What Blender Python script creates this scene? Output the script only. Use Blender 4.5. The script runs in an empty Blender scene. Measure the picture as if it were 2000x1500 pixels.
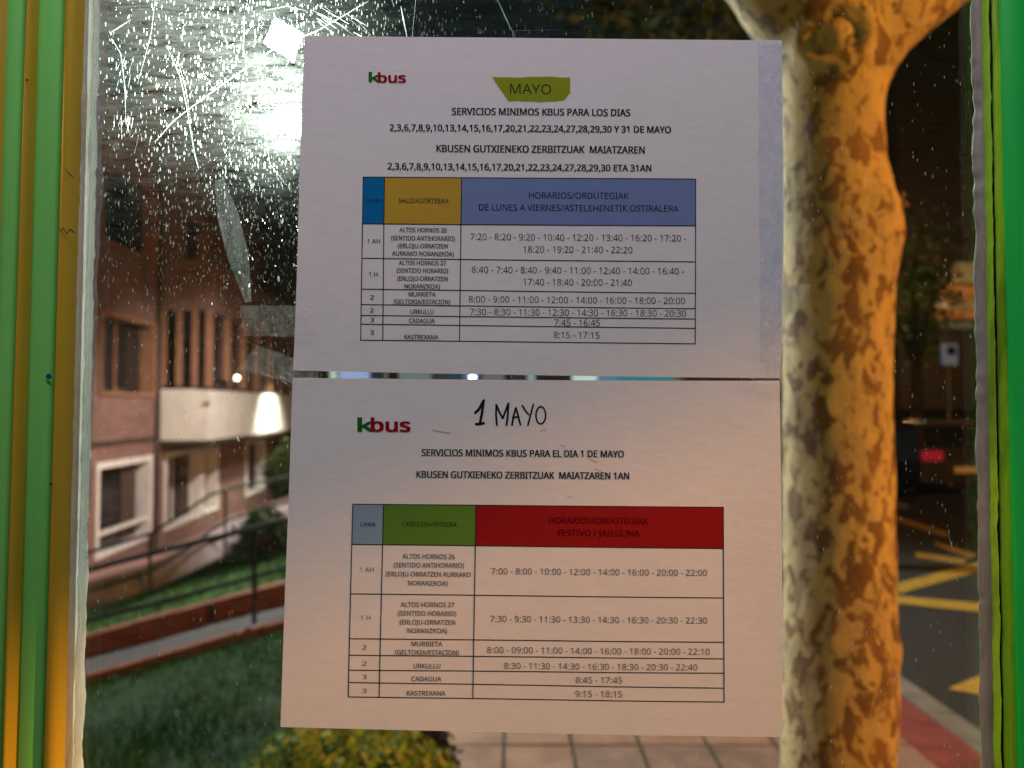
import bpy, bmesh, math, random
from mathutils import Vector, Matrix, noise as mnoise
random.seed(7)
C = bpy.context.scene.collection
R = math.radians

# ------------------------------------------------------------------ camera
F = 1450.0                      # focal length in photograph pixels (2000 px wide)
EYE = 1.60                      # eye height above the pavement
PITCH = math.atan(45.0 / F)
GY = 0.455                      # distance camera -> glass
cam_d = bpy.data.cameras.new('camera'); cam = bpy.data.objects.new('camera', cam_d); C.objects.link(cam)
cam.location = (0, 0, EYE); cam.rotation_euler = (R(90) + PITCH, 0, 0)
cam_d.sensor_width = 36; cam_d.lens = 36 * F / 2000.0
cam_d.clip_start = 0.02; cam_d.clip_end = 600
cam_d.dof.use_dof = True; cam_d.dof.focus_distance = GY; cam_d.dof.aperture_fstop = 6.3
S = bpy.context.scene; S.camera = cam
# ------------------------------------------------------------------ night sky
W = bpy.data.worlds.new('World'); S.world = W; W.use_nodes = True
nt = W.node_tree; sky = nt.nodes.new('ShaderNodeTexSky'); sky.sky_type = 'NISHITA'; sky.sun_disc = False
sky.sun_elevation = R(2); sky.sun_rotation = R(200)
bg = nt.nodes['Background']; bg.inputs['Strength'].default_value = 0.006
nt.links.new(sky.outputs['Color'], bg.inputs['Color'])
sd = bpy.data.lights.new('moon', 'SUN'); sd.energy = 0.01; sd.angle = R(0.5); sd.color = (.8, .87, 1)
so = bpy.data.objects.new('moon', sd); C.objects.link(so); so.rotation_euler = (R(60), 0, R(200))
# ------------------------------------------------------------------ exposure
S.view_settings.view_transform = 'Standard'; S.view_settings.look = 'None'
S.view_settings.exposure = 0; S.view_settings.gamma = 1; S.view_settings.use_curve_mapping = False
S.cycles.transparent_max_bounces = 24; S.cycles.max_bounces = 8
S.cycles.sample_clamp_indirect = 4

cp, sp = math.cos(PITCH), math.sin(PITCH)
def ray(px, py):
    a = (px - 1000) / F; b = -(py - 750) / F
    return Vector((a, cp - b * sp, sp + b * cp))
def P(px, py, Y):               # point on the line of sight at world depth Y
    d = ray(px, py); t = Y / d.y
    return Vector((d.x * t, Y, EYE + d.z * t))
def PZ(px, py, z):              # point where the line of sight meets height z
    d = ray(px, py); t = (z - EYE) / d.z
    return Vector((d.x * t, d.y * t, z))

LAMP_W = P(583, 232, 9.2)       # white street lamp seen past the upper notice
LAMP_S = Vector((8.0, -2.2, EYE + .9 + .45 * 5.9))
def lamp(name, kind, loc, aim, power, col, size=.1, spot=150, blend=.5):
    l = bpy.data.lights.new(name, kind); l.energy = power; l.color = col
    o = bpy.data.objects.new(name, l); C.objects.link(o); o.location = loc
    o.rotation_euler = (Vector(aim) - Vector(loc)).to_track_quat('-Z', 'Y').to_euler()
    if kind == 'AREA': l.shape = 'RECTANGLE'; l.size = size[0]; l.size_y = size[1]
    else: l.shadow_soft_size = size
    if kind == 'SPOT': l.spot_size = R(spot); l.spot_blend = blend
    return o
lamp('white_street_light', 'SPOT', LAMP_W + Vector((0, -.05, -.12)), (-.9, 2.0, -.3), 3600, (.80, .97, .86), .13, 130, .35)
lamp('sodium_street_light', 'POINT', LAMP_S, (0, 0, 0), 4100, (1, .43, .075), .16)
lamp('shelter_ceiling_light', 'AREA', (-.1, .02, EYE + .862), (-.1, .2, 0), 5.3, (.97, .82, 1.0), (.9, .12))
lamp('path_fill_light', 'SPOT', (-1.9, 13.0, EYE+3.0), (-6.6, 16.8, -1.9), 3000, (1, .84, .80), .12, 92, .7)  # added unseen lamp to brighten the ground floor of the building
lamp('lawn_fill_light', 'SPOT', (-9.0, -1.0, EYE+3.4), (.4,1.2,1.6), 560, (1, .45, .12), .15, 55, .6)  # added unseen fill, warms the shaded side of the trunk
lamp('trunk_rim_light', 'SPOT', (-4.9, 7.7, EYE+3.4), (.95, 2.3, 1.6), 2500, (.74, .95, 1.0), .10, 21, .5)  # added unseen lamp that gives the trunk its white rim
lamp('balcony_downlight', 'SPOT', P(528, 775, 21.2) + Vector((1.5, -.1, .75)), P(528, 862, 21.2) + Vector((.1, 0, 0)), 1300, (1, .97, .82), .12, 92, .8)

# ------------------------------------------------------------------ helpers
def tag(o, label=None, cat=None, group=None, kind=None):
    if label: o['label'] = label
    if cat: o['category'] = cat
    if group: o['group'] = group
    if kind: o['kind'] = kind
    return o
def empty(name, loc, label, cat, group=None):
    o = bpy.data.objects.new(name, None); C.objects.link(o); o.location = loc; o.empty_display_size = .05
    bpy.context.view_layer.update()
    return tag(o, label, cat, group)
def link(name, me, mat, parent=None, smooth=False):
    o = bpy.data.objects.new(name, me); C.objects.link(o)
    if mat is not None and not me.materials: me.materials.append(mat)
    if smooth:
        for p in me.polygons: p.use_smooth = True
    if parent is not None:
        o.parent = parent; o.matrix_parent_inverse = Matrix.Translation(-parent.location) if parent.type == 'EMPTY' and parent.parent is None else Matrix.Identity(4)
    return o
def sub(name, me, mat, parent, root, smooth=False):   # sub-part in world coordinates under a part
    o = link(name, me, mat, None, smooth); o.parent = parent
    return o
def mesh(vs, fs, name='m'):
    me = bpy.data.meshes.new(name); me.from_pydata([tuple(v) for v in vs], [], fs); me.validate(); me.update(); return me
class MB:
    def __init__(s): s.v = []; s.f = []
    def quad(s, a, b, c, d):
        n = len(s.v); s.v += [a, b, c, d]; s.f.append((n, n+1, n+2, n+3)); return s
    def poly(s, pts):
        n = len(s.v); s.v += list(pts); s.f.append(tuple(range(n, n+len(pts)))); return s
    def hexa(s, p):             # eight corners: bottom 4 then top 4
        n = len(s.v); s.v += [Vector(q) for q in p]
        for f in ((0,3,2,1),(4,5,6,7),(0,1,5,4),(1,2,6,5),(2,3,7,6),(3,0,4,7)): s.f.append(tuple(n+i for i in f))
        return s
    def box(s, x0, y0, z0, x1, y1, z1):
        return s.hexa([(x0,y0,z0),(x1,y0,z0),(x1,y1,z0),(x0,y1,z0),(x0,y0,z1),(x1,y0,z1),(x1,y1,z1),(x0,y1,z1)])
    def tube(s, pts, rad, n=8):
        pts = [Vector(p) for p in pts]
        rads = rad if isinstance(rad, (list, tuple)) else [rad]*len(pts)
        base = len(s.v)
        for i, p in enumerate(pts):
            d = (pts[min(i+1, len(pts)-1)] - pts[max(i-1, 0)]).normalized()
            a = d.cross(Vector((0,0,1))) if abs(d.z) < .95 else d.cross(Vector((0,1,0)))
            a.normalize(); b = d.cross(a)
            for k in range(n):
                t = 2*math.pi*k/n
                s.v.append(p + (a*math.cos(t) + b*math.sin(t))*rads[i])
        for i in range(len(pts)-1):
            for k in range(n):
                s.f.append((base+i*n+k, base+i*n+(k+1)%n, base+(i+1)*n+(k+1)%n, base+(i+1)*n+k))
        s.f.append(tuple(base+k for k in range(n))); s.f.append(tuple(base+(len(pts)-1)*n+k for k in reversed(range(n))))
        return s
    def me(s): return mesh(s.v, s.f)

# ------------------------------------------------------------------ materials
def N(nt, t, **kw):
    n = nt.nodes.new(t)
    for k, v in kw.items(): setattr(n, k, v)
    return n
def mat_base(name):
    m = bpy.data.materials.new(name); m.use_nodes = True
    return m, m.node_tree, m.node_tree.nodes['Principled BSDF']
def ramp(nt, fac, stops):
    r = nt.nodes.new('ShaderNodeValToRGB'); e = r.color_ramp.elements
    while len(e) < len(stops): e.new(.5)
    for i, (p, c) in enumerate(stops):
        e[i].position = p; e[i].color = (c[0], c[1], c[2], 1) if not isinstance(c, (int, float)) else (c, c, c, 1)
    nt.links.new(fac, r.inputs[0]); return r.outputs[0]
def coords(nt, scale=(1,1,1)):
    tc = nt.nodes.new('ShaderNodeTexCoord'); mp = nt.nodes.new('ShaderNodeMapping')
    mp.inputs['Scale'].default_value = scale; nt.links.new(tc.outputs['Object'], mp.inputs['Vector']); return mp.outputs[0]
def noise(nt, vec, scale, detail=5, rough=.6, dist=0):
    n = nt.nodes.new('ShaderNodeTexNoise'); n.inputs['Scale'].default_value = scale; n.inputs['Detail'].default_value = detail
    n.inputs['Roughness'].default_value = rough; n.inputs['Distortion'].default_value = dist
    nt.links.new(vec, n.inputs['Vector']); return n.outputs['Fac']
def bump(nt, h, st, dist, to):
    b = nt.nodes.new('ShaderNodeBump'); b.inputs['Strength'].default_value = st; b.inputs['Distance'].default_value = dist
    nt.links.new(h, b.inputs['Height']); nt.links.new(b.outputs[0], to.inputs['Normal'])
def simple(name, col, rough=.6, var=.25, scale=8, spec=.3, metal=0, stretch=(1,1,1), bs=.2, bd=.005, trans=0):
    m, nt, p = mat_base(name); v = coords(nt, stretch); f = noise(nt, v, scale)
    lo = [c*(1-var) for c in col]; hi = [min(1, c*(1+var)) for c in col]
    nt.links.new(ramp(nt, f, [(.3, lo), (.7, hi)]), p.inputs['Base Color'])
    p.inputs['Roughness'].default_value = rough; p.inputs['Specular IOR Level'].default_value = spec; p.inputs['Metallic'].default_value = metal
    if bs: bump(nt, noise(nt, v, scale*4), bs, bd, p)
    return m
def emit(name, col, st):
    m = bpy.data.materials.new(name); m.use_nodes = True; nt = m.node_tree
    p = nt.nodes['Principled BSDF']; p.inputs['Base Color'].default_value = (*[min(.8,k*.5) for k in col],1)
    p.inputs['Emission Color'].default_value = (*col, 1); p.inputs['Emission Strength'].default_value = st
    return m
def brick_mat(name, c1, c2, mortar, rot_u=(1,0,0), scale=1.0):
    m, nt, p = mat_base(name)
    tc = nt.nodes.new('ShaderNodeTexCoord')
    sx = nt.nodes.new('ShaderNodeSeparateXYZ'); nt.links.new(tc.outputs['Object'], sx.inputs[0])
    add = nt.nodes.new('ShaderNodeMath'); nt.links.new(sx.outputs['X'], add.inputs[0]); nt.links.new(sx.outputs['Y'], add.inputs[1])
    cb = nt.nodes.new('ShaderNodeCombineXYZ'); nt.links.new(add.outputs[0], cb.inputs[0]); nt.links.new(sx.outputs['Z'], cb.inputs[1])
    b = nt.nodes.new('ShaderNodeTexBrick'); nt.links.new(cb.outputs[0], b.inputs['Vector'])
    b.inputs['Scale'].default_value = scale; b.inputs['Brick Width'].default_value = .25; b.inputs['Row Height'].default_value = .07
    b.inputs['Mortar Size'].default_value = .009; b.inputs['Mortar Smooth'].default_value = .3
    b.inputs['Color1'].default_value = (*c1,1); b.inputs['Color2'].default_value = (*c2,1); b.inputs['Mortar'].default_value = (*mortar,1)
    f = noise(nt, tc.outputs['Object'], 2.5)
    mx = nt.nodes.new('ShaderNodeMixRGB'); mx.blend_type = 'MULTIPLY'; mx.inputs[0].default_value = .6
    nt.links.new(b.outputs['Color'], mx.inputs[1]); nt.links.new(ramp(nt, f, [(.3, .55), (.7, 1.0)]), mx.inputs[2])
    nt.links.new(mx.outputs[0], p.inputs['Base Color']); p.inputs['Roughness'].default_value = .85
    bump(nt, b.outputs['Fac'], -.6, .01, p)
    return m

M = {}
M['brick'] = brick_mat('facade_brick', (.24,.11,.088), (.15,.066,.05), (.24,.175,.15))
M['kerbbrick'] = simple('kerb_brick', (.14,.038,.022), .8, .35, 9)
M['plaster'] = simple('white_plaster', (.62,.60,.52), .7, .12, 3)
M['trim'] = simple('white_trim', (.66,.62,.56), .6, .1, 4)
M['woodframe'] = simple('brown_frame', (.25,.125,.07), .6, .2, 6)
M['darkglass'] = simple('dark_window_glass', (.012,.012,.013), .15, .3, 1.5, .5, bs=0)
M['curtain'] = simple('curtain', (.07,.04,.03), .9, .35, 6, stretch=(4,4,.4))
M['grass'] = simple('grass_blades', (.045,.10,.018), .8, .55, 5)
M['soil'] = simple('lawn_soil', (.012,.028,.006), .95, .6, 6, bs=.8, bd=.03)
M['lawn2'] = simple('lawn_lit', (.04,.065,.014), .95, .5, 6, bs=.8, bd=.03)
M['path'] = simple('path_paving', (.060,.042,.047), .8, .3, 2.2)
M['concrete'] = simple('ramp_concrete', (.27,.23,.23), .85, .25, 3)
M['asphalt'] = simple('asphalt', (.030,.026,.028), .85, .35, 30, bs=.4, bd=.004)
M['tile'] = simple('pavement_tile', (.27,.15,.12), .75, .3, 5, bs=.3, bd=.002)
M['tile2'] = simple('pavement_tile_dark', (.21,.13,.115), .75, .35, 7, bs=.3, bd=.002)
M['joint'] = simple('tile_joint', (.06,.045,.04), .95, .3, 20)
M['redkerb'] = simple('red_kerb_tile', (.20,.045,.04), .8, .3, 7)
M['kerbstone'] = simple('kerb_stone', (.17,.15,.14), .8, .25, 9)
M['yellow'] = simple('yellow_road_paint', (.42,.25,.04), .7, .3, 14)
M['greymark'] = simple('worn_white_paint', (.28,.25,.22), .8, .4, 10)
M['rail'] = simple('dark_rail_metal', (.010,.008,.010), .7, .3, 9, .2)
M['railg'] = simple('green_rail_metal', (.025,.042,.036), .7, .3, 9, .2)
M['pole'] = simple('lamp_post_metal', (.12,.13,.12), .5, .2, 9, .5)
M['lens'] = emit('lamp_lens', (.92,1,.94), 60)
M['lens_s'] = emit('sodium_lens', (1,.5,.13), 40)
M['strip'] = emit('ceiling_light_diffuser', (.88,.87,1), 6)
M['green'] = None
def paint(name, col, dirt, rough=.35, grime=.5):
    m, nt, p = mat_base(name); v = coords(nt, (1,1,.18)); f = noise(nt, v, 26, 8, .65, .4); g = noise(nt, coords(nt, (1,1,.6)), 5, 3)
    mx = nt.nodes.new('ShaderNodeMixRGB'); mx.inputs[2].default_value = (*dirt, 1)
    nt.links.new(ramp(nt, f, [(grime, 0.0), (grime+.16, .85)]), mx.inputs[0])
    nt.links.new(ramp(nt, g, [(.3, [c*.85 for c in col]), (.7, col)]), mx.inputs[1])
    nt.links.new(mx.outputs[0], p.inputs['Base Color']); p.inputs['Roughness'].default_value = rough
    p.inputs['Specular IOR Level'].default_value = .4
    bump(nt, f, .08, .002, p); return m
M['green'] = paint('green_paint', (.24,.85,.18), (.14,.55,.10), .38, .62)
M['green2'] = paint('deep_green_paint', (.02,.80,.11), (.02,.5,.07), .4, .62)
M['mustard'] = paint('mustard_tone', (.62,.45,.04), (.14,.07,.01), .3, .66)  # mustard base colour for the bands beside the green channels
M['lime'] = paint('lime_paint', (.40,.80,.03), (.02,.06,.01), .4, .52)
M['black'] = simple('black_gap', (.006,.008,.006), .8, .3, 20, bs=0)
def sealant_mat(name, col, dark, rough=.25, tl=.6):
    m, nt, p = mat_base(name); v = coords(nt, (1,1,.10)); f = noise(nt, v, 190, 6, .7, .6); g = noise(nt, coords(nt, (1,1,.3)), 24, 5, .7, 1.0)
    mx = nt.nodes.new('ShaderNodeMixRGB'); mx.inputs[1].default_value = (*col,1); mx.inputs[2].default_value = (*dark,1)
    nt.links.new(ramp(nt, g, [(.48, 0.0), (.68, .8)]), mx.inputs[0]); nt.links.new(mx.outputs[0], p.inputs['Base Color'])
    p.inputs['Roughness'].default_value = rough; bump(nt, f, .5, .0015, p)
    t = N(nt, 'ShaderNodeBsdfTranslucent'); mm = N(nt, 'ShaderNodeMixShader'); mm.inputs[0].default_value = tl; nt.links.new(mx.outputs[0], t.inputs[0])
    nt.links.new(p.outputs[0], mm.inputs[1]); nt.links.new(t.outputs[0], mm.inputs[2]); nt.links.new(mm.outputs[0], nt.nodes['Material Output'].inputs[0]); return m
M['sealant'] = sealant_mat('old_sealant', (.88,.89,.82), (.50,.53,.48))
M['sealant2'] = sealant_mat('stained_sealant', (.40,.38,.32), (.20,.19,.13), .5, .08)
# clear bead of sealant
m, nt_, p = mat_base('clear_bead'); p.inputs['Base Color'].default_value = (.55,.62,.60,1); p.inputs['Roughness'].default_value = .18
p.inputs['Alpha'].default_value = .45; bump(nt_, noise(nt_, coords(nt_, (1,1,.12)), 160, 5), .8, .002, p); M['bead'] = m
# bark: pale ochre wood with flaked brown plates
m, nt_, p = mat_base('plane_bark'); v = coords(nt_, (1,1,.62))
f1 = noise(nt_, v, 18.5, 4, .55, .6); f2 = noise(nt_, v, 34, 4, .55, .5); f3 = noise(nt_, v, 6, 3, .5); f4 = noise(nt_, v, 8.5, 4, .6, .6)
s1 = ramp(nt_, f1, [(.535, 0.0), (.57, 1.0)]); s2 = ramp(nt_, f2, [(.585, 0.0), (.63, .9)])
mxm = N(nt_, 'ShaderNodeMath', operation='MAXIMUM'); nt_.links.new(s1, mxm.inputs[0]); nt_.links.new(s2, mxm.inputs[1])
b0 = N(nt_, 'ShaderNodeMixRGB'); nt_.links.new(ramp(nt_, f4, [(.50, 0.0), (.56, .7)]), b0.inputs[0])
nt_.links.new(ramp(nt_, noise(nt_, v, 5, 8, .7), [(.3, (.58,.38,.18)), (.7, (.74,.50,.24))]), b0.inputs[1]); b0.inputs[2].default_value = (.50,.34,.20,1)
mx = N(nt_, 'ShaderNodeMixRGB'); nt_.links.new(mxm.outputs[0], mx.inputs[0]); nt_.links.new(b0.outputs[0], mx.inputs[1])
nt_.links.new(ramp(nt_, f3, [(.35, (.19,.085,.035)), (.65, (.30,.14,.06))]), mx.inputs[2])
gr = N(nt_, 'ShaderNodeMixRGB'); gr.blend_type = 'MULTIPLY'; gr.inputs[0].default_value = .5; nt_.links.new(mx.outputs[0], gr.inputs[1])
nt_.links.new(ramp(nt_, noise(nt_, coords(nt_, (1,1,.35)), 120, 8, .75), [(.35, .6), (.6, 1.0)]), gr.inputs[2])
nt_.links.new(gr.outputs[0], p.inputs['Base Color']); p.inputs['Roughness'].default_value = .8
bh = N(nt_, 'ShaderNodeMath', operation='MULTIPLY_ADD'); nt_.links.new(mxm.outputs[0], bh.inputs[0]); bh.inputs[1].default_value = .7
nt_.links.new(noise(nt_, v, 45, 9, .7), bh.inputs[2]); bump(nt_, bh.outputs[0], .9, .006, p); M['bark'] = m
M['darkbark'] = simple('dark_bark', (.05,.035,.025), .9, .4, 9, bs=.6, bd=.01)
# paper: thin, lets light through from behind
def paper_mat(name, col, trans=.13):
    m = bpy.data.materials.new(name); m.use_nodes = True; nt = m.node_tree
    for n in list(nt.nodes): nt.nodes.remove(n)
    out = N(nt, 'ShaderNodeOutputMaterial'); d = N(nt, 'ShaderNodeBsdfDiffuse'); t = N(nt, 'ShaderNodeBsdfTranslucent'); mx = N(nt, 'ShaderNodeMixShader')
    mx.inputs[0].default_value = trans
    f = noise(nt, coords(nt, (1,1,2.2)), 90, 6, .6); g = noise(nt, coords(nt), 700, 3)
    c = ramp(nt, f, [(.3, [k*.95 for k in col]), (.7, col)])
    nt.links.new(c, d.inputs['Color']); nt.links.new(c, t.inputs['Color'])
    b = N(nt, 'ShaderNodeBump'); b.inputs['Strength'].default_value = .35; b.inputs['Distance'].default_value = .0006
    nt.links.new(f, b.inputs['Height']); nt.links.new(b.outputs[0], d.inputs['Normal'])
    nt.links.new(d.outputs[0], mx.inputs[1]); nt.links.new(t.outputs[0], mx.inputs[2]); nt.links.new(mx.outputs[0], out.inputs[0]); return m
M['paper'] = paper_mat('notice_paper', (.78,.735,.76))
M['ink'] = paper_mat('black_ink', (.035,.03,.04), .02)
M['ink2'] = paper_mat('grey_ink', (.07,.06,.065), .05)
M['ink3'] = paper_mat('faded_ink', (.14,.115,.12), .05)
M['marker'] = paper_mat('marker_ink', (.02,.018,.035), 0)
M['c_blue'] = paper_mat('blue_print', (.01,.22,.52)); M['c_yel'] = paper_mat('yellow_print', (.68,.46,.06))
M['c_lil'] = paper_mat('lilac_print', (.24,.35,.62)); M['c_lb'] = paper_mat('pale_blue_print', (.30,.50,.70))
M['c_grn'] = paper_mat('green_print', (.13,.33,.05)); M['c_red'] = paper_mat('red_print', (.34,.018,.022))
M['c_lg'] = paper_mat('logo_green', (.02,.22,.03)); M['c_lr'] = paper_mat('logo_red', (.42,.01,.03))
M['hl'] = paper_mat('highlighter', (.36,.46,.03)); M['dkblue'] = paper_mat('dark_blue_ink', (.01,.10,.28), 0)
M['dkred'] = paper_mat('dark_red_ink', (.13,.004,.008), 0); M['dkgrn'] = paper_mat('dark_green_ink', (.05,.12,.015), 0)
M['smudge'] = paper_mat('brown_smudge', (.66,.57,.56))
# clear tape
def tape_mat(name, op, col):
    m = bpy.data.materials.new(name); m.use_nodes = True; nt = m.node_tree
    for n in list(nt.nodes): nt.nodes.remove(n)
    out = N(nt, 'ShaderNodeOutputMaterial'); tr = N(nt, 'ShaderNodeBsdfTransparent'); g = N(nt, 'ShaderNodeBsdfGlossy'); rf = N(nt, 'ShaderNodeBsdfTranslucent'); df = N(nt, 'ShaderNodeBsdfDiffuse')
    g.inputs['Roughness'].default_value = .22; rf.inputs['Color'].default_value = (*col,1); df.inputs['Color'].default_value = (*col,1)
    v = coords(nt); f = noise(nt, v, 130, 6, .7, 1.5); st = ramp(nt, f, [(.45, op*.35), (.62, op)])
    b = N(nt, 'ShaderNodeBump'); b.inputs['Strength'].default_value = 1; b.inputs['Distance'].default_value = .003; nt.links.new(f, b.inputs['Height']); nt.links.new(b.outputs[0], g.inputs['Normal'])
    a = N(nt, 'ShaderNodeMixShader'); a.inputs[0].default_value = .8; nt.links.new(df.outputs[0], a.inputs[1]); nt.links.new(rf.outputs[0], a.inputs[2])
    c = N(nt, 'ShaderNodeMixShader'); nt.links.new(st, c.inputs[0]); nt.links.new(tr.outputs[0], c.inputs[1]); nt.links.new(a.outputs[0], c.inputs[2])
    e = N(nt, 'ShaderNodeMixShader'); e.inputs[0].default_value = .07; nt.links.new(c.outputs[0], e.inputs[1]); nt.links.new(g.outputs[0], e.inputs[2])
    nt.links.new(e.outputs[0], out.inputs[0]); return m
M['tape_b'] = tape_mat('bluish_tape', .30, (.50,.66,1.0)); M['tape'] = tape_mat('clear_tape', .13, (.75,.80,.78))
# scratches / dried dust: forward-scattering
def scatter_mat(name, rough, tl, lo=.12):
    m = bpy.data.materials.new(name); m.use_nodes = True; nt = m.node_tree
    for n in list(nt.nodes): nt.nodes.remove(n)
    out = N(nt, 'ShaderNodeOutputMaterial'); rf = N(nt, 'ShaderNodeBsdfRefraction'); t = N(nt, 'ShaderNodeBsdfTranslucent'); mx = N(nt, 'ShaderNodeMixShader'); mx.inputs[0].default_value = tl; tp = N(nt, 'ShaderNodeBsdfTransparent'); m2 = N(nt, 'ShaderNodeMixShader'); ge = N(nt, 'ShaderNodeNewGeometry')
    nt.links.new(ramp(nt, ge.outputs['Random Per Island'], [(0, lo*.4), (.6, lo), (.9, lo+.25), (1, 1.0)]), m2.inputs[0])
    rf.inputs['Roughness'].default_value = rough; rf.inputs['IOR'].default_value = 1.3; t.inputs['Color'].default_value = (.8,.86,.82,1)
    nt.links.new(rf.outputs[0], mx.inputs[1]); nt.links.new(t.outputs[0], mx.inputs[2]); nt.links.new(tp.outputs[0], m2.inputs[1]); nt.links.new(mx.outputs[0], m2.inputs[2]); nt.links.new(m2.outputs[0], out.inputs[0]); return m
M['scratch'] = scatter_mat('scratch_in_glass', .8, .5, .22)
M['speck'] = scatter_mat('dried_speck', .75, .45, .10); M['tape_w'] = scatter_mat('whitish_tape', .8, .7, .85)
# pane
def pane_mat(name, dirty):
    m = bpy.data.materials.new(name); m.use_nodes = True; nt = m.node_tree
    for n in list(nt.nodes): nt.nodes.remove(n)
    out = N(nt, 'ShaderNodeOutputMaterial'); tr = N(nt, 'ShaderNodeBsdfTransparent'); tr.inputs[0].default_value = (.95,.97,.96,1)
    g = N(nt, 'ShaderNodeBsdfGlossy'); g.inputs['Roughness'].default_value = .03
    fr = N(nt, 'ShaderNodeFresnel'); fr.inputs[0].default_value = 1.35
    a = N(nt, 'ShaderNodeMixShader'); nt.links.new(fr.outputs[0], a.inputs[0]); nt.links.new(tr.outputs[0], a.inputs[1]); nt.links.new(g.outputs[0], a.inputs[2])
    last = a.outputs[0]
    if dirty:
        tc = N(nt, 'ShaderNodeTexCoord')
        def dist_to(px, py, sx=1, sz=1):
            q = P(px, py, GY)
            s_ = N(nt, 'ShaderNodeVectorMath', operation='SUBTRACT'); nt.links.new(tc.outputs['Object'], s_.inputs[0]); s_.inputs[1].default_value = q
            k = N(nt, 'ShaderNodeVectorMath', operation='MULTIPLY'); nt.links.new(s_.outputs[0], k.inputs[0]); k.inputs[1].default_value = (sx,1,sz)
            l = N(nt, 'ShaderNodeVectorMath', operation='LENGTH'); nt.links.new(k.outputs[0], l.inputs[0]); return l.outputs['Value']
        d1 = dist_to(570, 250, 1, .75)
        mask = ramp(nt, d1, [(0, 1.0), (.015, .75), (.040, .42), (.075, .26), (.12, .16), (.20, .04)])     # dust thickest at the lamp, its glare put into the density
        # fine vertical grains
        def grains(sc, thr0, thr1):
            vo = N(nt, 'ShaderNodeTexVoronoi'); vo.inputs['Scale'].default_value = sc
            mp = N(nt, 'ShaderNodeMapping'); mp.inputs['Scale'].default_value = (1,1,.27); mp.inputs['Rotation'].default_value = (0, R(7), 0)
            nt.links.new(tc.outputs['Object'], mp.inputs[0]); nt.links.new(mp.outputs[0], vo.inputs['Vector'])
            sp_ = N(nt, 'ShaderNodeSeparateColor'); nt.links.new(vo.outputs['Color'], sp_.inputs[0])
            rad = N(nt, 'ShaderNodeMath', operation='MULTIPLY'); nt.links.new(sp_.outputs[0], rad.inputs[0]); rad.inputs[1].default_value = thr0
            ins = N(nt, 'ShaderNodeMath', operation='LESS_THAN'); nt.links.new(vo.outputs['Distance'], ins.inputs[0]); nt.links.new(rad.outputs[0], ins.inputs[1])
            pm = N(nt, 'ShaderNodeMath', operation='MULTIPLY'); nt.links.new(mask, pm.inputs[0]); pm.inputs[1].default_value = thr1
            pres = N(nt, 'ShaderNodeMath', operation='LESS_THAN'); nt.links.new(sp_.outputs[1], pres.inputs[0]); nt.links.new(pm.outputs[0], pres.inputs[1])
            r_ = N(nt, 'ShaderNodeMath', operation='MULTIPLY'); nt.links.new(ins.outputs[0], r_.inputs[0]); nt.links.new(pres.outputs[0], r_.inputs[1])
            w_ = N(nt, 'ShaderNodeMath', operation='MULTIPLY'); nt.links.new(r_.outputs[0], w_.inputs[0]); nt.links.new(sp_.outputs[2], w_.inputs[1]); return w_.outputs[0]
        g1 = grains(520, .36, .8); g2 = grains(1150, .5, 1.5)
        ad = N(nt, 'ShaderNodeMath', operation='ADD'); nt.links.new(g1, ad.inputs[0])
        hm = N(nt, 'ShaderNodeMath', operation='MULTIPLY'); hm.inputs[1].default_value = .30; nt.links.new(g2, hm.inputs[0]); nt.links.new(hm.outputs[0], ad.inputs[1])
        hn = N(nt, 'ShaderNodeMath', operation='MULTIPLY'); hn.inputs[1].default_value = .5; nt.links.new(g1, hn.inputs[0]); nt.links.new(hn.outputs[0], ad.inputs[0])
        # hazy film in wiped horizontal strokes, thickened at the lamp for its glare
        mp = N(nt, 'ShaderNodeMapping'); mp.inputs['Scale'].default_value = (.28,1,1.6); mp.inputs['Rotation'].default_value = (0,R(-6),0); nt.links.new(tc.outputs['Object'], mp.inputs[0])
        film = ramp(nt, noise(nt, mp.outputs[0], 110, 9, .85, .8), [(.38, 0.0), (.72, 1.0)])
        fm = N(nt, 'ShaderNodeMath', operation='MULTIPLY'); nt.links.new(film, fm.inputs[0]); nt.links.new(ramp(nt, d1, [(0,.34),(.018,.09),(.045,.030),(.09,.028),(.16,.036),(.24,.034),(.34,.012)]), fm.inputs[1])
        ad2 = N(nt, 'ShaderNodeMath', operation='ADD'); ad2.use_clamp = True; nt.links.new(ad.outputs[0], ad2.inputs[0]); nt.links.new(fm.outputs[0], ad2.inputs[1])
        rf = N(nt, 'ShaderNodeBsdfRefraction'); rf.inputs['Roughness'].default_value = .62; rf.inputs['IOR'].default_value = 1.3; rf.inputs['Color'].default_value = (.98,.96,.92,1)
        tl = N(nt, 'ShaderNodeBsdfTranslucent'); tl.inputs['Color'].default_value = (.7,.8,.75,1)
        dm = N(nt, 'ShaderNodeMixShader'); dm.inputs[0].default_value = .5; nt.links.new(rf.outputs[0], dm.inputs[1]); nt.links.new(tl.outputs[0], dm.inputs[2])
        fin = N(nt, 'ShaderNodeMixShader'); nt.links.new(ad2.outputs[0], fin.inputs[0]); nt.links.new(last, fin.inputs[1]); nt.links.new(dm.outputs[0], fin.inputs[2]); last = fin.outputs[0]
    nt.links.new(last, out.inputs[0]); return m
M['pane'] = pane_mat('pane_glass', False); M['pane_d'] = pane_mat('pane_glass_dusty', True)
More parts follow.
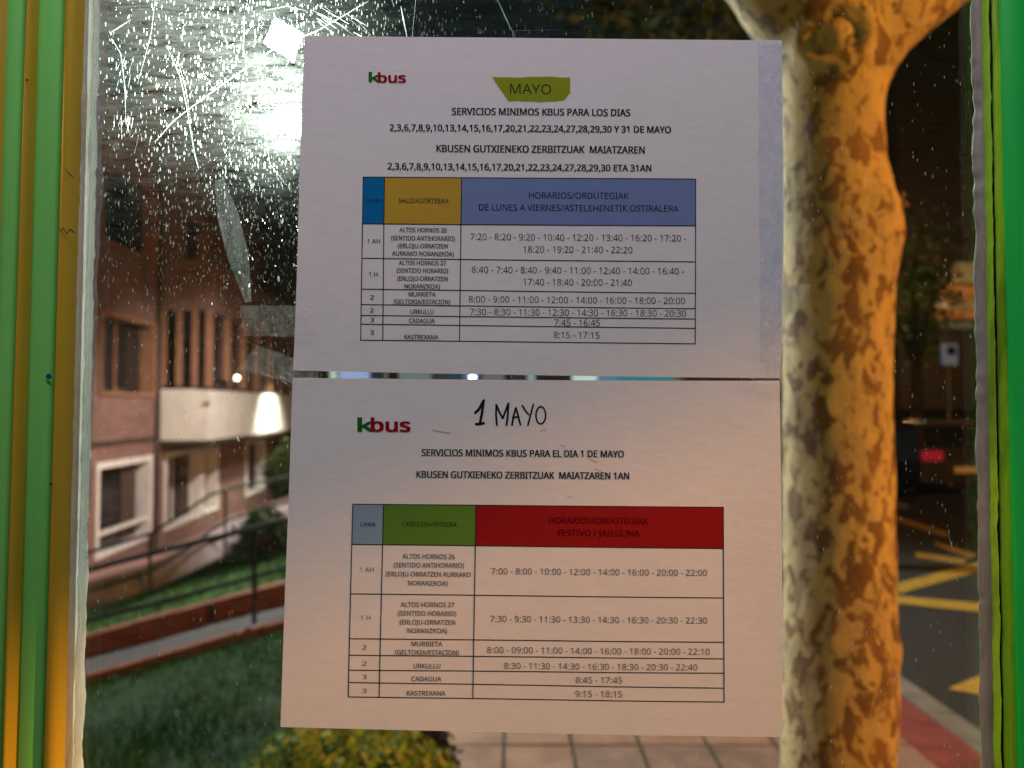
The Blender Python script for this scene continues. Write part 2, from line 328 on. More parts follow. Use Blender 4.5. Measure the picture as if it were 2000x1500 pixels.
def leaf_mat(name, stops):
    m = bpy.data.materials.new(name); m.use_nodes = True; nt = m.node_tree
    for n in list(nt.nodes): nt.nodes.remove(n)
    out = N(nt, 'ShaderNodeOutputMaterial'); d = N(nt, 'ShaderNodeBsdfPrincipled'); t = N(nt, 'ShaderNodeBsdfTranslucent'); mx = N(nt, 'ShaderNodeMixShader'); mx.inputs[0].default_value = .3
    geo = N(nt, 'ShaderNodeNewGeometry'); oi = N(nt, 'ShaderNodeObjectInfo'); ad = N(nt, 'ShaderNodeMath', operation='ADD'); fr = N(nt, 'ShaderNodeMath', operation='FRACT')
    nt.links.new(geo.outputs['Random Per Island'], ad.inputs[0]); nt.links.new(oi.outputs['Random'], ad.inputs[1]); nt.links.new(ad.outputs[0], fr.inputs[0])
    c = ramp(nt, fr.outputs[0], stops); nt.links.new(c, d.inputs['Base Color']); nt.links.new(c, t.inputs['Color']); d.inputs['Roughness'].default_value = .7; d.inputs['Specular IOR Level'].default_value = .12
    nt.links.new(d.outputs[0], mx.inputs[1]); nt.links.new(t.outputs[0], mx.inputs[2]); nt.links.new(mx.outputs[0], out.inputs[0]); return m
M['leaf_y'] = leaf_mat('yellow_green_leaf', [(0,(.07,.13,.012)),(.4,(.26,.32,.02)),(.7,(.40,.34,.03)),(1,(.12,.24,.02))])
M['leaf_r'] = leaf_mat('dark_red_leaf', [(0,(.03,.012,.008)),(1,(.10,.03,.015))])
M['leaf_d'] = leaf_mat('dark_leaf', [(0,(.02,.045,.012)),(.6,(.04,.08,.02)),(1,(.07,.10,.025))])
M['leaf_p'] = leaf_mat('plane_leaf', [(0,(.04,.06,.015)),(.6,(.07,.09,.02)),(1,(.13,.11,.03))])
M['blade'] = leaf_mat('grass_blade', [(0,(.008,.030,.004)),(.6,(.020,.065,.008)),(1,(.06,.10,.015))])

# ------------------------------------------------------------------ ground
g = MB(); g.quad(Vector((-120,-40,-2.2)), Vector((120,-40,-2.2)), Vector((120,260,-2.2)), Vector((-120,260,-2.2)))
tag(link('ground', g.me(), M['soil']), kind='structure')
cols = [-150, 155, 293, 360, 440, 560]
def line(vals):                 # vals: (px,py,Y)
    pts = [P(*v) for v in vals]
    a = pts[0] + (pts[0]-pts[1]).normalized()*6; a.z = pts[0].z + (pts[0].z-pts[1].z)*1.2
    e = Vector((-.36, pts[-1].y+.3, -0.02)); mid = pts[-1].lerp(e, .5)
    full = [a] + pts + [mid, e]
    # resample by arc fraction
    out = []; n = 40
    seg = [0]
    for i in range(1, len(full)): seg.append(seg[-1] + (full[i]-full[i-1]).length)
    for k in range(n+1):
        t = seg[-1]*k/n; i = max(j for j in range(len(seg)) if seg[j] <= t + 1e-9); i = min(i, len(full)-2)
        out.append(full[i].lerp(full[i+1], (t-seg[i])/(seg[i+1]-seg[i])))
    return out
L1 = line([(60,1372,6.15),(155,1345,6.2),(300,1304,6.25),(440,1263,6.3),(560,1230,6.4)])
L1t = [p + Vector((0,0,.09)) for p in L1]; L1b = [p + Vector((0,.13,.09)) for p in L1]; L2 = [p + Vector((0,.14,.0)) for p in L1]
L3 = line([(60,1312,7.1),(155,1288,7.1),(300,1249,7.15),(440,1209,7.2),(560,1179,7.2)])
L4 = [p + Vector((0,.0,.20)) for p in L3]; L4b = [p + Vector((0,.22,.20)) for p in L3]
L5 = line([(60,1232,9.6),(155,1212,9.8),(293,1185,10.4),(350,1150,10.9),(440,1088,12.3),(560,1045,14)])
L6 = line([(60,1180,10.0),(155,1150,10.2),(293,1108,10.8),(360,1068,11.5),(440,1022,13),(560,975,15)])
L7 = line([(60,1190,11.0),(155,1140,12.9),(293,1085,15.8),(360,1055,17.8),(440,1010,21),(560,968,28)])
L0 = [Vector((p.x*1.0, 0.2, -.02)) for p in L1]
def strip(rows, name, m, wob=0, nsub=1):
    vs = []; fs = []; n = len(rows[0]); full = []
    for i in range(len(rows)-1):
        for k in range(nsub): full.append([a.lerp(b, k/nsub) for a, b in zip(rows[i], rows[i+1])])
    full.append(rows[-1])
    for ri, r_ in enumerate(full):
        for q in r_:
            w_ = wob*(mnoise.noise(q*1.3)) if 0 < ri < len(full)-1 else 0
            vs.append(Vector((q.x,q.y,q.z+w_)))
    for i in range(len(full)-1):
        for j in range(n-1): fs.append((i*n+j, i*n+j+1, (i+1)*n+j+1, (i+1)*n+j))
    return tag(link(name, mesh(vs, fs), m, smooth=nsub > 1), kind='structure')
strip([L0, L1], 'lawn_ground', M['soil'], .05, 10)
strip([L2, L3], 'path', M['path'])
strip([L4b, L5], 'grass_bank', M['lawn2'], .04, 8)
strip([L6, L7], 'sidewalk', simple('sidewalk_paving', (.40,.24,.20), .8, .2, 3))
# ramp wall
rw = MB()
for i in range(len(L5)-1): rw.hexa([L5[i]-Vector((0,0,.4)), L5[i+1]-Vector((0,0,.4)), L6[i+1]-Vector((0,0,.8)), L6[i]-Vector((0,0,.8)), L5[i]+Vector((0,.05,.02)), L5[i+1]+Vector((0,.05,.02)), L6[i+1]+Vector((0,0,.01)), L6[i]+Vector((0,0,.01))])
w_ = link('ramp_retaining_wall', rw.me(), M['concrete']); tag(w_, 'low pale concrete wall carrying the ramp beside the brick building', 'wall')
def blocks(A, height, thick, step, name, m, parent, top=0):
    # individual blocks along a polyline
    seg = [0]
    for i in range(1, len(A)): seg.append(seg[-1]+(A[i]-A[i-1]).length)
    def at(t):
        i = min(max([j for j in range(len(seg)) if seg[j] <= t]), len(A)-2); return A[i].lerp(A[i+1], (t-seg[i])/(seg[i+1]-seg[i]))
    t = 0
    while t + step < seg[-1]:
        a = at(t+.006); b = at(t+step-.006); h = height*(1+random.uniform(-.04,.04)); o_ = random.uniform(-.008,.008)
        up = Vector((0,0,h)); dn = Vector((0,0,-.25)); bk = Vector((0,thick,0)); j = Vector((0,o_,0))
        link(name, MB().hexa([a+dn+j, b+dn+j, b+dn+bk, a+dn+bk, a+up+j, b+up+j, b+up+bk, a+up+bk]).me(), m, parent); t += step
kb = empty('brick_kerb', L1[10], 'low red brick edging along the near side of the sloping path', 'kerb')
blocks(L1[4:41], .085, .13, .25, 'brick', M['kerbbrick'], kb)
bw = empty('brick_wall', L3[10], 'low red brick wall holding the grass bank above the path', 'wall')
blocks(L3[3:41], .20, .22, .40, 'brick', M['kerbbrick'], bw)
# pavement, red strip, kerb, road
sub_ = MB(); sub_.quad(Vector((-.36,-.5,-.006)), Vector((1.89,-.5,-.006)), Vector((1.89,40,-.006)), Vector((-.36,40,-.006)))
pv = tag(link('pavement', sub_.me(), M['joint']), kind='structure')
far = MB(); T = .322; J = .012
for iy in range(0, 70):
    for ix in range(7):
        x0 = -.36 + ix*T + J/2; y0 = .35 + iy*T + J/2; z = random.uniform(-.002,.002)
        y1 = y0+T-J; x1 = x0+T-J
        if 2.8 < y0 < 4.8:
            b = MB().hexa([(x0,y0,-.04),(x1,y0,-.04),(x1,y1,-.04),(x0,y1,-.04),(x0+.003,y0+.003,z),(x1-.003,y0+.003,z+random.uniform(-.001,.001)),(x1-.003,y1-.003,z),(x0+.003,y1-.003,z)])
            link('paving_tile', b.me(), M[random.choice(['tile','tile','tile2'])], pv)
        else: far.box(x0,y0,-.03,x1,y1,z)
tag(link('distant_paving_tiles', far.me(), M['tile'], pv), kind='stuff')
rs = MB(); rs.box(1.892,-.5,-.1,2.168,40,-.004)
rsd = tag(link('red_paving_strip', rs.me(), M['redkerb']), kind='structure')
ks = tag(link('kerb', MB().box(2.17,-.5,-.14,2.172,40,-.01).me(), M['kerbstone']), kind='structure')
for k in range(30):
    y0 = .2+k*.75; link('kerb_stone', MB().hexa([(2.174,y0,-.14),(2.345,y0,-.14),(2.345,y0+.74,-.14),(2.174,y0+.74,-.14),(2.174,y0,-.002),(2.325,y0,-.004),(2.325,y0+.74,-.004),(2.174,y0+.74,-.002)]).me(), M['kerbstone'], ks)
road = tag(link('road', MB().quad(Vector((2.345,-3,-.12)), Vector((11,-3,-.12)), Vector((11,60,-.12)), Vector((2.345,60,-.12))).me(), M['asphalt']), kind='structure')
def marking(pts, name='road_marking', m='yellow', z=-.116):
    return link(name, MB().poly([PZ(x, y, z) for x, y in pts]).me(), M[m], road)
marking([(1735,1144),(1735,1164),(1960,1103),(1960,1084)])
marking([(1735,1162),(1735,1176),(1960,1200),(1960,1182)], z=-.112)
marking([(1720,998),(1720,1008),(1850,1049),(1852,1040)])
marking([(1788,1078),(1790,1088),(1880,1102),(1890,1092)])
marking([(1822,1057),(1830,1066),(1896,1090),(1910,1083)], z=-.112)
marking([(1852,1345),(1975,1366),(1975,1292)])
marking([(1730,910),(1730,925),(1820,945),(1824,936)], m='greymark')
marking([(1730,975),(1730,992),(1772,992),(1776,986)], m='greymark')

# grass blades on the near lawn and the bank
def surf_pts(A, B, i0, i1, n):
    for _ in range(n):
        t = random.uniform(i0, i1); k = int(t); f = t-k; s = random.random()
        yield A[k].lerp(A[k+1], f).lerp(B[k].lerp(B[k+1], f), s)
def blades(name, A, B, i0, i1, n, h, mat):
    b = MB()
    for q in surf_pts(A, B, i0, i1, n):
        a = random.uniform(0, 2*math.pi); w = .006*random.uniform(.7,1.6); hh = h*random.uniform(.5,1.3)
        dx = Vector((math.cos(a), math.sin(a), 0))*w; ln = Vector((random.gauss(0,.4), random.gauss(0,.4), 0))*hh
        b.poly([q-dx-Vector((0,0,.03)), q+dx-Vector((0,0,.03)), q+ln+Vector((0,0,hh))])
    return tag(link(name, b.me(), mat), kind='stuff')
o = blades('grass', L0, L1, 6, 38, 60000, .06, M['blade']); o['label'] = 'dark short grass on the slope below the path'; o['category'] = 'grass'
o = blades('grass', L4b, L5, 8, 34, 24000, .07, M['blade']); o['label'] = 'lighter green grass on the bank above the low brick wall'; o['category'] = 'grass'

# ------------------------------------------------------------------ brick building
FA = .07; n_ = Vector((1, FA, 0)).normalized(); u_ = Vector((-FA, 1, 0)).normalized()
O_ = Vector((-6.5, 0, EYE))
def sY(px): return 6.5/(-(px-1000)/F - FA)         # depth where that column meets the facade
def fp(Y, z, out=0): return O_ + Vector((-FA*Y, Y, z)) + n_*out
bld = empty('apartment_building', fp(13,-3.2), 'dark red brick apartment building with balcony across the lawn', 'building')
wins = []   # (Y0,Y1,z0,z1,style)
wins.append((sY(188), sY(294), -2.73, -1.0, 'white'))
wins.append((sY(322), sY(392), -2.73, -1.0, 'white'))
wins.append((sY(397), sY(425), -2.73, -1.0, 'white'))
wins.append((sY(481), sY(516), -2.73, -1.0, 'white'))
wins.append((sY(192), sY(298), .21, 1.78, 'brown'))
for zf in (2.8, 5.6, 8.4):
    wins.append((13.3, 15.7, .21+zf, 1.78+zf, 'brown')); wins.append((17.3, 19.0, .21+zf, 1.78+zf, 'brown')); wins.append((20.5, 22.5, .21+zf, 1.78+zf, 'brown')); wins.append((24, 26, .21+zf, 1.78+zf, 'brown'))
wins.append((9.6,11.6,-2.73,-1.0,'white')); wins.append((9.6,11.6,.21,1.78,'brown'))
ys = sorted({5.0, 30.0} | {w[0] for w in wins} | {w[1] for w in wins}); zs = sorted({-3.9, 11.5} | {w[2] for w in wins} | {w[3] for w in wins})
wb = MB(); TH = .30
for i in range(len(ys)-1):
    for j in range(len(zs)-1):
        yc = (ys[i]+ys[i+1])/2; zc = (zs[j]+zs[j+1])/2
        if any(w[0] < yc < w[1] and w[2] < zc < w[3] for w in wins): continue
        y0, y1, z0, z1 = ys[i], ys[i+1], zs[j], zs[j+1]
        wb.hexa([fp(y0,z0), fp(y1,z0), fp(y1,z0,-TH), fp(y0,z0,-TH), fp(y0,z1), fp(y1,z1), fp(y1,z1,-TH), fp(y0,z1,-TH)])
wall = link('wall', wb.me(), M['brick'], bld)
body = MB().hexa([fp(5,-3.9,-.6), fp(30,-3.9,-.6), fp(30,-3.9,-9), fp(5,-3.9,-9), fp(5,11.5,-.6), fp(30,11.5,-.6), fp(30,11.5,-9), fp(5,11.5,-9)])
link('inner_wall', body.me(), M['brick'], bld)
link('end_wall', MB().hexa([fp(4.98,-3.9,0), fp(4.7,-3.9,0), fp(4.7,-3.9,-9), fp(4.98,-3.9,-9), fp(4.98,11.5,0), fp(4.7,11.5,0), fp(4.7,11.5,-9), fp(4.98,11.5,-9)]).me(), M['brick'], bld)
link('roof', MB().hexa([fp(4.6,11.51,.4), fp(30.4,11.51,.4), fp(30.4,11.51,-9.4), fp(4.6,11.51,-9.4), fp(4.6,11.8,.4), fp(30.4,11.8,.4), fp(30.4,11.8,-9.4), fp(4.6,11.8,-9.4)]).me(), M['darkbark'], bld)
def fbar(y0, y1, z0, z1, o0, o1):
    return [fp(y0,z0,o1), fp(y1,z0,o1), fp(y1,z0,o0), fp(y0,z0,o0), fp(y0,z1,o1), fp(y1,z1,o1), fp(y1,z1,o0), fp(y0,z1,o0)]
for (y0,y1,z0,z1,st) in wins:
    mt = M['trim'] if st == 'white' else M['woodframe']; t = .12 if st == 'white' else .09
    b = MB(); b.hexa(fbar(y0-.002,y0+t,z0,z1,-TH-.01,.035)); b.hexa(fbar(y1-.03,y1+.09,z0,z1,-TH-.01,.035)); b.hexa(fbar(y0+t+.002,y1-.032,z1-t,z1-.002,-TH-.01,.035))
    b.hexa(fbar(y0+t+.002,y1-.032,z0+.002,z0+.07,-TH-.01,.05))
    wf = link('window', b.me(), mt, bld)
    pn = bpy.data.objects.new('pane', MB().hexa(fbar(y0+t,y1-.03,z0+.07,z1-t,-TH+.03,-TH+.04)).me()); C.objects.link(pn); pn.data.materials.append(M['darkglass']); pn.parent = wf
    if z1 < 0:
        cu = bpy.data.objects.new('curtain', MB().hexa(fbar(y0+t+(y1-y0)*.62,y1-.1,z0+.1,z1-t-.1,-TH+.045,-TH+.07)).me()); C.objects.link(cu); cu.data.materials.append(M['curtain']); cu.parent = wf
w0 = wins[0]
link('window_guard_rail', MB().hexa(fbar(w0[0]+.1, w0[1]-.05, -2.33, -2.26, -.05, 0.02)).me(), M['trim'], bld)
link('string_course', MB().hexa(fbar(5, 16, -.70, -.62, .002, .05)).me(), M['darkbark'], bld)
link('drain_pipe', MB().tube([fp(16.0-.15,-3.1,.06), fp(16.0-.15,11.3,.06)], .05, 8).me(), M['darkbark'], bld, True)
for (y0,y1,z0,z1,st) in wins[1:2]+wins[4:5]:
    link('mullion', MB().hexa(fbar(y0+(y1-y0)*.45, y0+(y1-y0)*.45+.05, z0+.075, z1-.13, -TH+.072, -TH+.10)).me(), M['trim'] if st == 'white' else M['woodframe'], bld)
# balcony bay: parapet, posts, glass
BY0, BY1, BO = 16.0, 26.5, 1.06
bal = MB(); bal.hexa(fbar(BY0, BY1, -.72, .39, BO-.12, BO)); bal.hexa(fbar(BY0, BY0+.12, -.72, .39, .002, BO-.122)); bal.hexa(fbar(BY1-.12, BY1, -.72, .39, .002, BO-.122))
bp = link('balcony_parapet', bal.me(), M['plaster'], bld)
link('balcony_floor', MB().hexa(fbar(BY0+.02, BY1-.02, -.80, -.722, .002, BO+.01)).me(), M['darkbark'], bld)
link('bay_glass', MB().hexa(fbar(BY0+.12, BY1-.12, .391, 2.1, .3, BO-.1)).me(), M['darkglass'], bld)
link('bay_top', MB().hexa(fbar(BY0, BY1, 2.102, 3.2, .002, BO)).me(), M['brick'], bld)
link('bay_sill', MB().hexa(fbar(BY0-.03, BY1+.03, .392, .45, BO-.2, BO+.05)).me(), M['darkbark'], bld)
for k in range(9):
    y = BY0 + .02 + k*1.28
    link('bay_post', MB().hexa(fbar(y, y+.16, .452, 2.1, BO-.10, BO+.02)).me(), M['woodframe'], bld)
for k in range(3):
    link('bay_post', MB().hexa(fbar(BY0+.0, BY0+.1, .452, 2.1, .02+k*.33, .12+k*.33)).me(), M['woodframe'], bld)
# small things on the bay sill
o = link('flower_pot', MB().tube([fp(BY0+1.2,.455,BO-.06), fp(BY0+1.2,.63,BO-.06)], [.09,.12], 10).me(), M['rail']); tag(o, 'dark round flower pot on the sill of the white balcony', 'pot')

# ------------------------------------------------------------------ railings
def railing(name, label, top, low, posts, rad, m):
    root = empty(name, P(*posts[0][1]), label, 'railing')
    link('top_rail', MB().tube([P(*q) for q in top], rad, 8).me(), m, root, True)
    link('lower_rail', MB().tube([P(*q) for q in low], rad*.85, 8).me(), m, root, True)
    for a, b in posts: link('post', MB().tube([P(*a), P(*b)], rad*.95, 8).me(), m, root, True)
    return root
railing('railing', 'black metal railing along the path nearest to the glass',
        [(-300,1230,6.5),(155,1117,6.6),(360,1065,6.65),(560,1015,6.7),(900,930,7)], [(-300,1330,6.5),(155,1216,6.6),(360,1164,6.65),(560,1108,6.7),(900,1030,7)],
        [((497,1031,6.66),(497,1218,6.68)), ((60,1140,6.6),(60,1330,6.6)), ((840,948,7),(840,1130,7))], .024, M['rail'])
railing('railing', 'grey green railing of the ramp in front of the brick building',
        [(-200,1180,9.9),(155,1084,10.2),(293,1043,10.4),(350,1008,11),(410,967,11.9),(450,954,12.5),(560,930,14.3),(800,880,19)],
        [(-200,1270,9.9),(155,1160,10.2),(293,1116,10.4),(360,1078,11.1),(410,1038,11.9),(450,1015,12.5),(560,982,14.3),(800,925,19)],
        [((293,1043,10.4),(293,1186,10.4)), ((440,957,12.3),(440,1084,12.3)), ((100,1098,10.1),(100,1230,10.1)), ((600,920,15),(600,1030,15))], .025, M['railg'])

# ------------------------------------------------------------------ foliage
def leaf_quads(b, c, size, n, spread, flat=1.0):
    for _ in range(n):
        q = c + Vector((random.gauss(0,spread), random.gauss(0,spread), random.gauss(0,spread*flat)))
        a = Vector((random.gauss(0,1), random.gauss(0,1), random.gauss(0,.6))).normalized(); s = size*random.uniform(.6,1.4)
        d = a.cross(Vector((random.gauss(0,1), random.gauss(0,1), random.gauss(0,1)))).normalized()
        b.poly([q - a*s, q + d*s*.45 - a*s*.2, q + a*s, q - d*s*.45 - a*s*.1])
def clump_crown(center, radii, n_clumps, per, size, spread):
    b = MB()
    for _ in range(n_clumps):
        v = Vector((random.gauss(0,1), random.gauss(0,1), random.gauss(0,1))).normalized()*(random.random()**.4)
        c = center + Vector((v.x*radii[0], v.y*radii[1], v.z*radii[2])); leaf_quads(b, c, size, per, spread)
    return b
def tree(name, label, base, h, radii, m, leaf, trunk_r, n=90, per=45, size=.11):
    root = empty(name, base, label, 'tree')
    top = base + Vector((0,0,h))
    t = MB(); t.tube([base-Vector((0,0,.3)), base+Vector((.05,0,h*.5)), top], [trunk_r, trunk_r*.75, trunk_r*.3], 9)
    for k in range(6):
        a = k*1.05; t.tube([base+Vector((0,0,h*.55+k*.1)), base+Vector((math.cos(a)*radii[0]*.6, math.sin(a)*radii[1]*.6, h*.9+k*.1))], [trunk_r*.4, trunk_r*.12], 6)
    link('trunk', t.me(), m, root, True)
    link('crown', clump_crown(top, radii, n, per, size, radii[0]*.16).me(), leaf, root)
tree('tree', 'small dark leafy tree below the far end of the white balcony', Vector((-6.1,20.5,-1.7)), 1.5, (.62,.8,.75), M['darkbark'], M['leaf_d'], .06, 60, 40, .07)
tree('tree', 'dark tree across the road right of the mottled trunk', Vector((11.4,21,-.1)), 5.0, (1.15,1.2,2.4), M['darkbark'], M['leaf_d'], .2, 70, 34, .09)
tree('tree', 'tall dark tree behind the white street lamp', Vector((-4.2,26,-.6)), 9, (3.2,3,3.6), M['darkbark'], M['leaf_d'], .25, 120, 45, .16)
tree('tree', 'tree with brownish leaves lit orange above the upper notice', Vector((1.9,8.4,0)), 5.7, (1.3,1.3,1.2), M['darkbark'], M['leaf_p'], .14, 110, 45, .08)
# hedge shrubs on the bank
for (px,py,Y,r,lab,lf) in ((520,1040,12.6,.42,'dark green clipped shrub on the bank beside the ramp railing','leaf_d'), (523,1083,11.2,.20,'small brownish dead shrub below the clipped shrub','leaf_r')):
    c = P(px,py,Y); root = empty('shrub', c-Vector((0,0,r)), lab, 'shrub')
    link('foliage', clump_crown(c, (r*1.3,r,r*.9), 60, 40, .05, r*.16).me(), M[lf], root)
    link('stem', MB().tube([c-Vector((0,0,r*1.8)), c], .025, 6).me(), M['darkbark'], root)
# near yellow-green bush at the foot of the notice
bc = P(668,1545,2.62); root = empty('bush', Vector((bc.x,bc.y,0)), 'yellow green leafy bush below the lower notice', 'bush')
lm = MB().poly([Vector((0,-.5,0)), Vector((.26,-.2,.05)), Vector((.22,.2,.04)), Vector((0,.6,-.03)), Vector((-.22,.2,.04)), Vector((-.26,-.2,.05))]).me(); lm.materials.append(M['leaf_y'])
pts = []
for k in range(3600):
    v = Vector((random.gauss(0,1), random.gauss(0,1), random.gauss(0,1))).normalized()*(random.random()**.3)
    lump = 1 + .22*mnoise.noise(v*2.3)
    q = bc + Vector((v.x*.36*lump, v.y*.30*lump, v.z*.28*lump)); pts.append((q, v))
pts.sort(key=lambda t: t[0].y - .9*t[0].z)
rest = MB()
for k, (q, v) in enumerate(pts):
    rot = Vector((v.x+random.gauss(0,.5), v.y-.3+random.gauss(0,.5), v.z+.5+random.gauss(0,.4))).to_track_quat('Z','Y').to_matrix().to_4x4() @ Matrix.Rotation(random.uniform(0,6.28),4,'Z')
    s = random.uniform(.028,.048); mt4 = Matrix.Translation(q) @ rot @ Matrix.Scale(s,4)
    if k < 300:
        o = bpy.data.objects.new('leaf', lm); C.objects.link(o); o.parent = root; o.matrix_parent_inverse = Matrix.Translation(-root.location); o.matrix_basis = mt4
    else: rest.poly([mt4 @ vv.co for vv in lm.vertices])
tag(link('inner_leaves', rest.me(), M['leaf_y'], root), kind='stuff')
st = MB()
for k in range(14):
    a = k*.45; st.tube([Vector((bc.x,bc.y,-.02)), bc+Vector((math.cos(a)*.2, math.sin(a)*.15, .12))], [.012,.004], 5)
link('stems', st.me(), M['darkbark'], root)
c2 = P(842,1530,2.9); root = empty('bush', Vector((c2.x,c2.y,0)), 'dark reddish bush between the yellow bush and the paving', 'bush')
link('foliage', clump_crown(c2, (.075,.12,.30), 80, 40, .018, .02).me(), M['leaf_r'], root)
link('stem', MB().tube([Vector((c2.x,c2.y,-.02)), c2], .014, 6).me(), M['darkbark'], root)

# ------------------------------------------------------------------ plane tree
TY = 2.3
Lp = [(-260,1180),(-120,1300),(-60,1370),(0,1428),(40,1455),(80,1482),(120,1508),(160,1524),(250,1527),(400,1524),(470,1526),(550,1527),(700,1532),(900,1532),(1100,1535),(1300,1533),(1500,1530),(1800,1522),(2150,1500)]
Rp = [(-260,2200),(-120,2040),(-60,1965),(0,1898),(40,1848),(80,1798),(110,1764),(145,1740),(185,1722),(225,1717),(300,1722),(380,1735),(415,1751),(470,1757),(510,1746),(555,1737),(700,1734),(900,1737),(1100,1742),(1210,1745),(1250,1752),(1300,1745),(1500,1739),(1800,1748),(2150,1775)]
def interp(tab, y):
    if y <= tab[0][0]: return tab[0][1]
    for (a, va), (b, vb) in zip(tab, tab[1:]):
        if a <= y <= b:
            t = (y-a)/(b-a); return va+(vb-va)*t
    return tab[-1][1]
tr = empty('plane_tree', P(1636,1750,TY), 'plane tree with mottled orange brown trunk just behind the glass', 'tree')
tr.location = (P(1636,1750,TY).x, TY, 0)
vs = []; fs = []; NS = 72; rows = []
y = 2150
while y >= -60: rows.append(y); y -= 13
for ri, yy in enumerate(rows):
    a = P(interp(Lp,yy), yy, TY); b = P(interp(Rp,yy), yy, TY); c = (a+b)/2; hw = (b-a).length/2*.985
    hd = min(hw, .17) if hw > .17 else hw
    for k in range(NS):
        t = 2*math.pi*k/NS; ct, st_ = math.cos(t), math.sin(t)
        q = c + Vector((ct*hw, -st_*hd, 0))
        nv = Vector((q.x*7, q.y*7, q.z*4)); w_ = .007*mnoise.noise(nv) + .003*mnoise.noise(nv*3.7)
        # knot ring near the fork
        kp = P(1640,62,TY-.17); dk = math.hypot(q.x-kp.x, (q.z-kp.z)*1.0)
        if q.y < TY: w_ += .024*math.exp(-(dk/.036)**2) + .020*math.exp(-((dk-.088)/.022)**2) - .014*math.exp(-((dk-.055)/.018)**2)
        kp2 = P(1735,440,TY); dk2 = (q-kp2).length; w_ += .010*math.exp(-(dk2/.05)**2)
        vs.append(q + Vector((ct*w_, -st_*w_, 0)))
for i in range(len(rows)-1):
    for k in range(NS): fs.append((i*NS+k, i*NS+(k+1)%NS, (i+1)*NS+(k+1)%NS, (i+1)*NS+k))
vs_top = len(vs)
fs.append(tuple(range((len(rows)-1)*NS, len(rows)*NS)))
link('trunk', mesh(vs, fs), M['bark'], tr, True)
link('branch', MB().tube([P(1775,-15,TY), P(1850,-80,TY), P(2010,-210,TY), P(2300,-440,TY+.1)], [.12,.12,.11,.08], 24).me(), M['bark'], tr, True)
link('branch', MB().tube([P(1545,-15,TY), P(1450,-110,TY+.05), P(1330,-330,TY+.1), P(1290,-700,TY+.3)], [.12,.12,.10,.07], 24).me(), M['bark'], tr, True)
tw = MB()
for (a,b,c) in (((1742,398),(1762,388),(1775,402)), ((1742,392),(1768,380),(1762,374)), ((1745,405),(1758,408),(1772,398)), ((1740,388),(1752,380),(1760,384))):
    tw.tube([P(*a,TY), P(*b,TY-.02), P(*c,TY-.03)], [.004,.003,.0015], 5)
link('twigs', tw.me(), M['bark'], tr)
link('crown', clump_crown(P(1500,-900,TY+.6), (1.6,1.3,.6), 70, 40, .06, .2).me(), M['leaf_p'], tr)

# ------------------------------------------------------------------ street lamps and added light sources
lt = empty('street_lamp', Vector((P(655,232,9.2).x,9.25,-.3)), 'street lamp with glaring white head left of the upper notice', 'street lamp')
bx = lt.location.x; lz = LAMP_W.z
link('pole', MB().tube([(bx,9.25,-.6),(bx,9.25,lz-.4),(bx-.02,9.25,lz+.12),(bx-.15,9.22,lz+.16)], [.07,.045,.04,.035], 12).me(), M['pole'], lt, True)
link('lamp_head', MB().hexa([(LAMP_W.x-.26,9.28,lz+.10),(bx,9.28,lz+.10),(bx,9.5,lz+.12),(LAMP_W.x-.26,9.5,lz+.12),(LAMP_W.x-.22,9.28,lz+.18),(bx,9.28,lz+.2),(bx,9.48,lz+.2),(LAMP_W.x-.22,9.48,lz+.18)]).me(), M['pole'], lt)
bm = bmesh.new(); bmesh.ops.create_uvsphere(bm, u_segments=20, v_segments=12, radius=.5)
for v in bm.verts: v.co = Vector((v.co.x*.44, v.co.y*.22, v.co.z*.30)) + LAMP_W + Vector((-.01,.17,0))
me = bpy.data.meshes.new('lens'); bm.to_mesh(me); bm.free(); link('lamp_lens', me, M['lens'], lt, True)
ls = empty('street_lamp', Vector((8.3,-2.2,-.1)), 'orange street lamp over the road to the right', 'street lamp')
link('pole', MB().tube([(8.9,-2.2,-.2),(8.9,-2.2,LAMP_S.z-.3),(8.5,-2.2,LAMP_S.z+.24),(8.0,-2.2,LAMP_S.z+.24)], [.09,.06,.05,.05], 12).me(), M['pole'], ls, True)
link('lamp_head', MB().box(7.6,-2.35,LAMP_S.z+.21,8.3,-2.05,LAMP_S.z+.33).me(), M['pole'], ls)

l3 = empty('street_lamp', Vector((-9.4,-1.0,-.9)), 'added orange fill lamp over the lawn left of the shelter, out of view', 'street lamp')
link('pole', MB().tube([(-9.4,-1.0,-1.2),(-9.4,-1.0,EYE+3.4),(-9.35,-1.0,EYE+3.62),(-9.0,-1.0,EYE+3.68)], [.07,.05,.04,.035], 10).me(), M['pole'], l3, True)
link('lamp_head', MB().box(-9.35,-1.12,EYE+3.62,-8.8,-.88,EYE+3.74).me(), M['pole'], l3)
l2 = empty('street_lamp', Vector((-1.3,13,-.02)), 'added lamp by the ramp lighting the ground floor, hidden behind the notices', 'street lamp')
link('pole', MB().tube([(-1.3,13,-.5),(-1.3,13,EYE+3.2),(-1.5,13,EYE+3.26),(-1.9,13,EYE+3.24)], [.07,.05,.04,.035], 10).me(), M['pole'], l2, True)
link('lamp_head', MB().box(-2.1,12.87,EYE+3.16,-1.65,13.13,EYE+3.3).me(), M['pole'], l2)
l4 = empty('street_lamp', Vector((-5.1,7.85,-1.2)), 'added white lamp for the trunk rim, hidden behind the left upright of the shelter', 'street lamp')
link('pole', MB().tube([(-5.1,7.85,-1.4),(-5.1,7.85,EYE+3.3),(-5.08,7.82,EYE+3.58),(-4.9,7.72,EYE+3.62)], [.07,.05,.04,.035], 10).me(), M['pole'], l4, True)
link('lamp_head', MB().box(-5.05,7.58,EYE+3.56,-4.75,7.82,EYE+3.66).me(), M['pole'], l4)
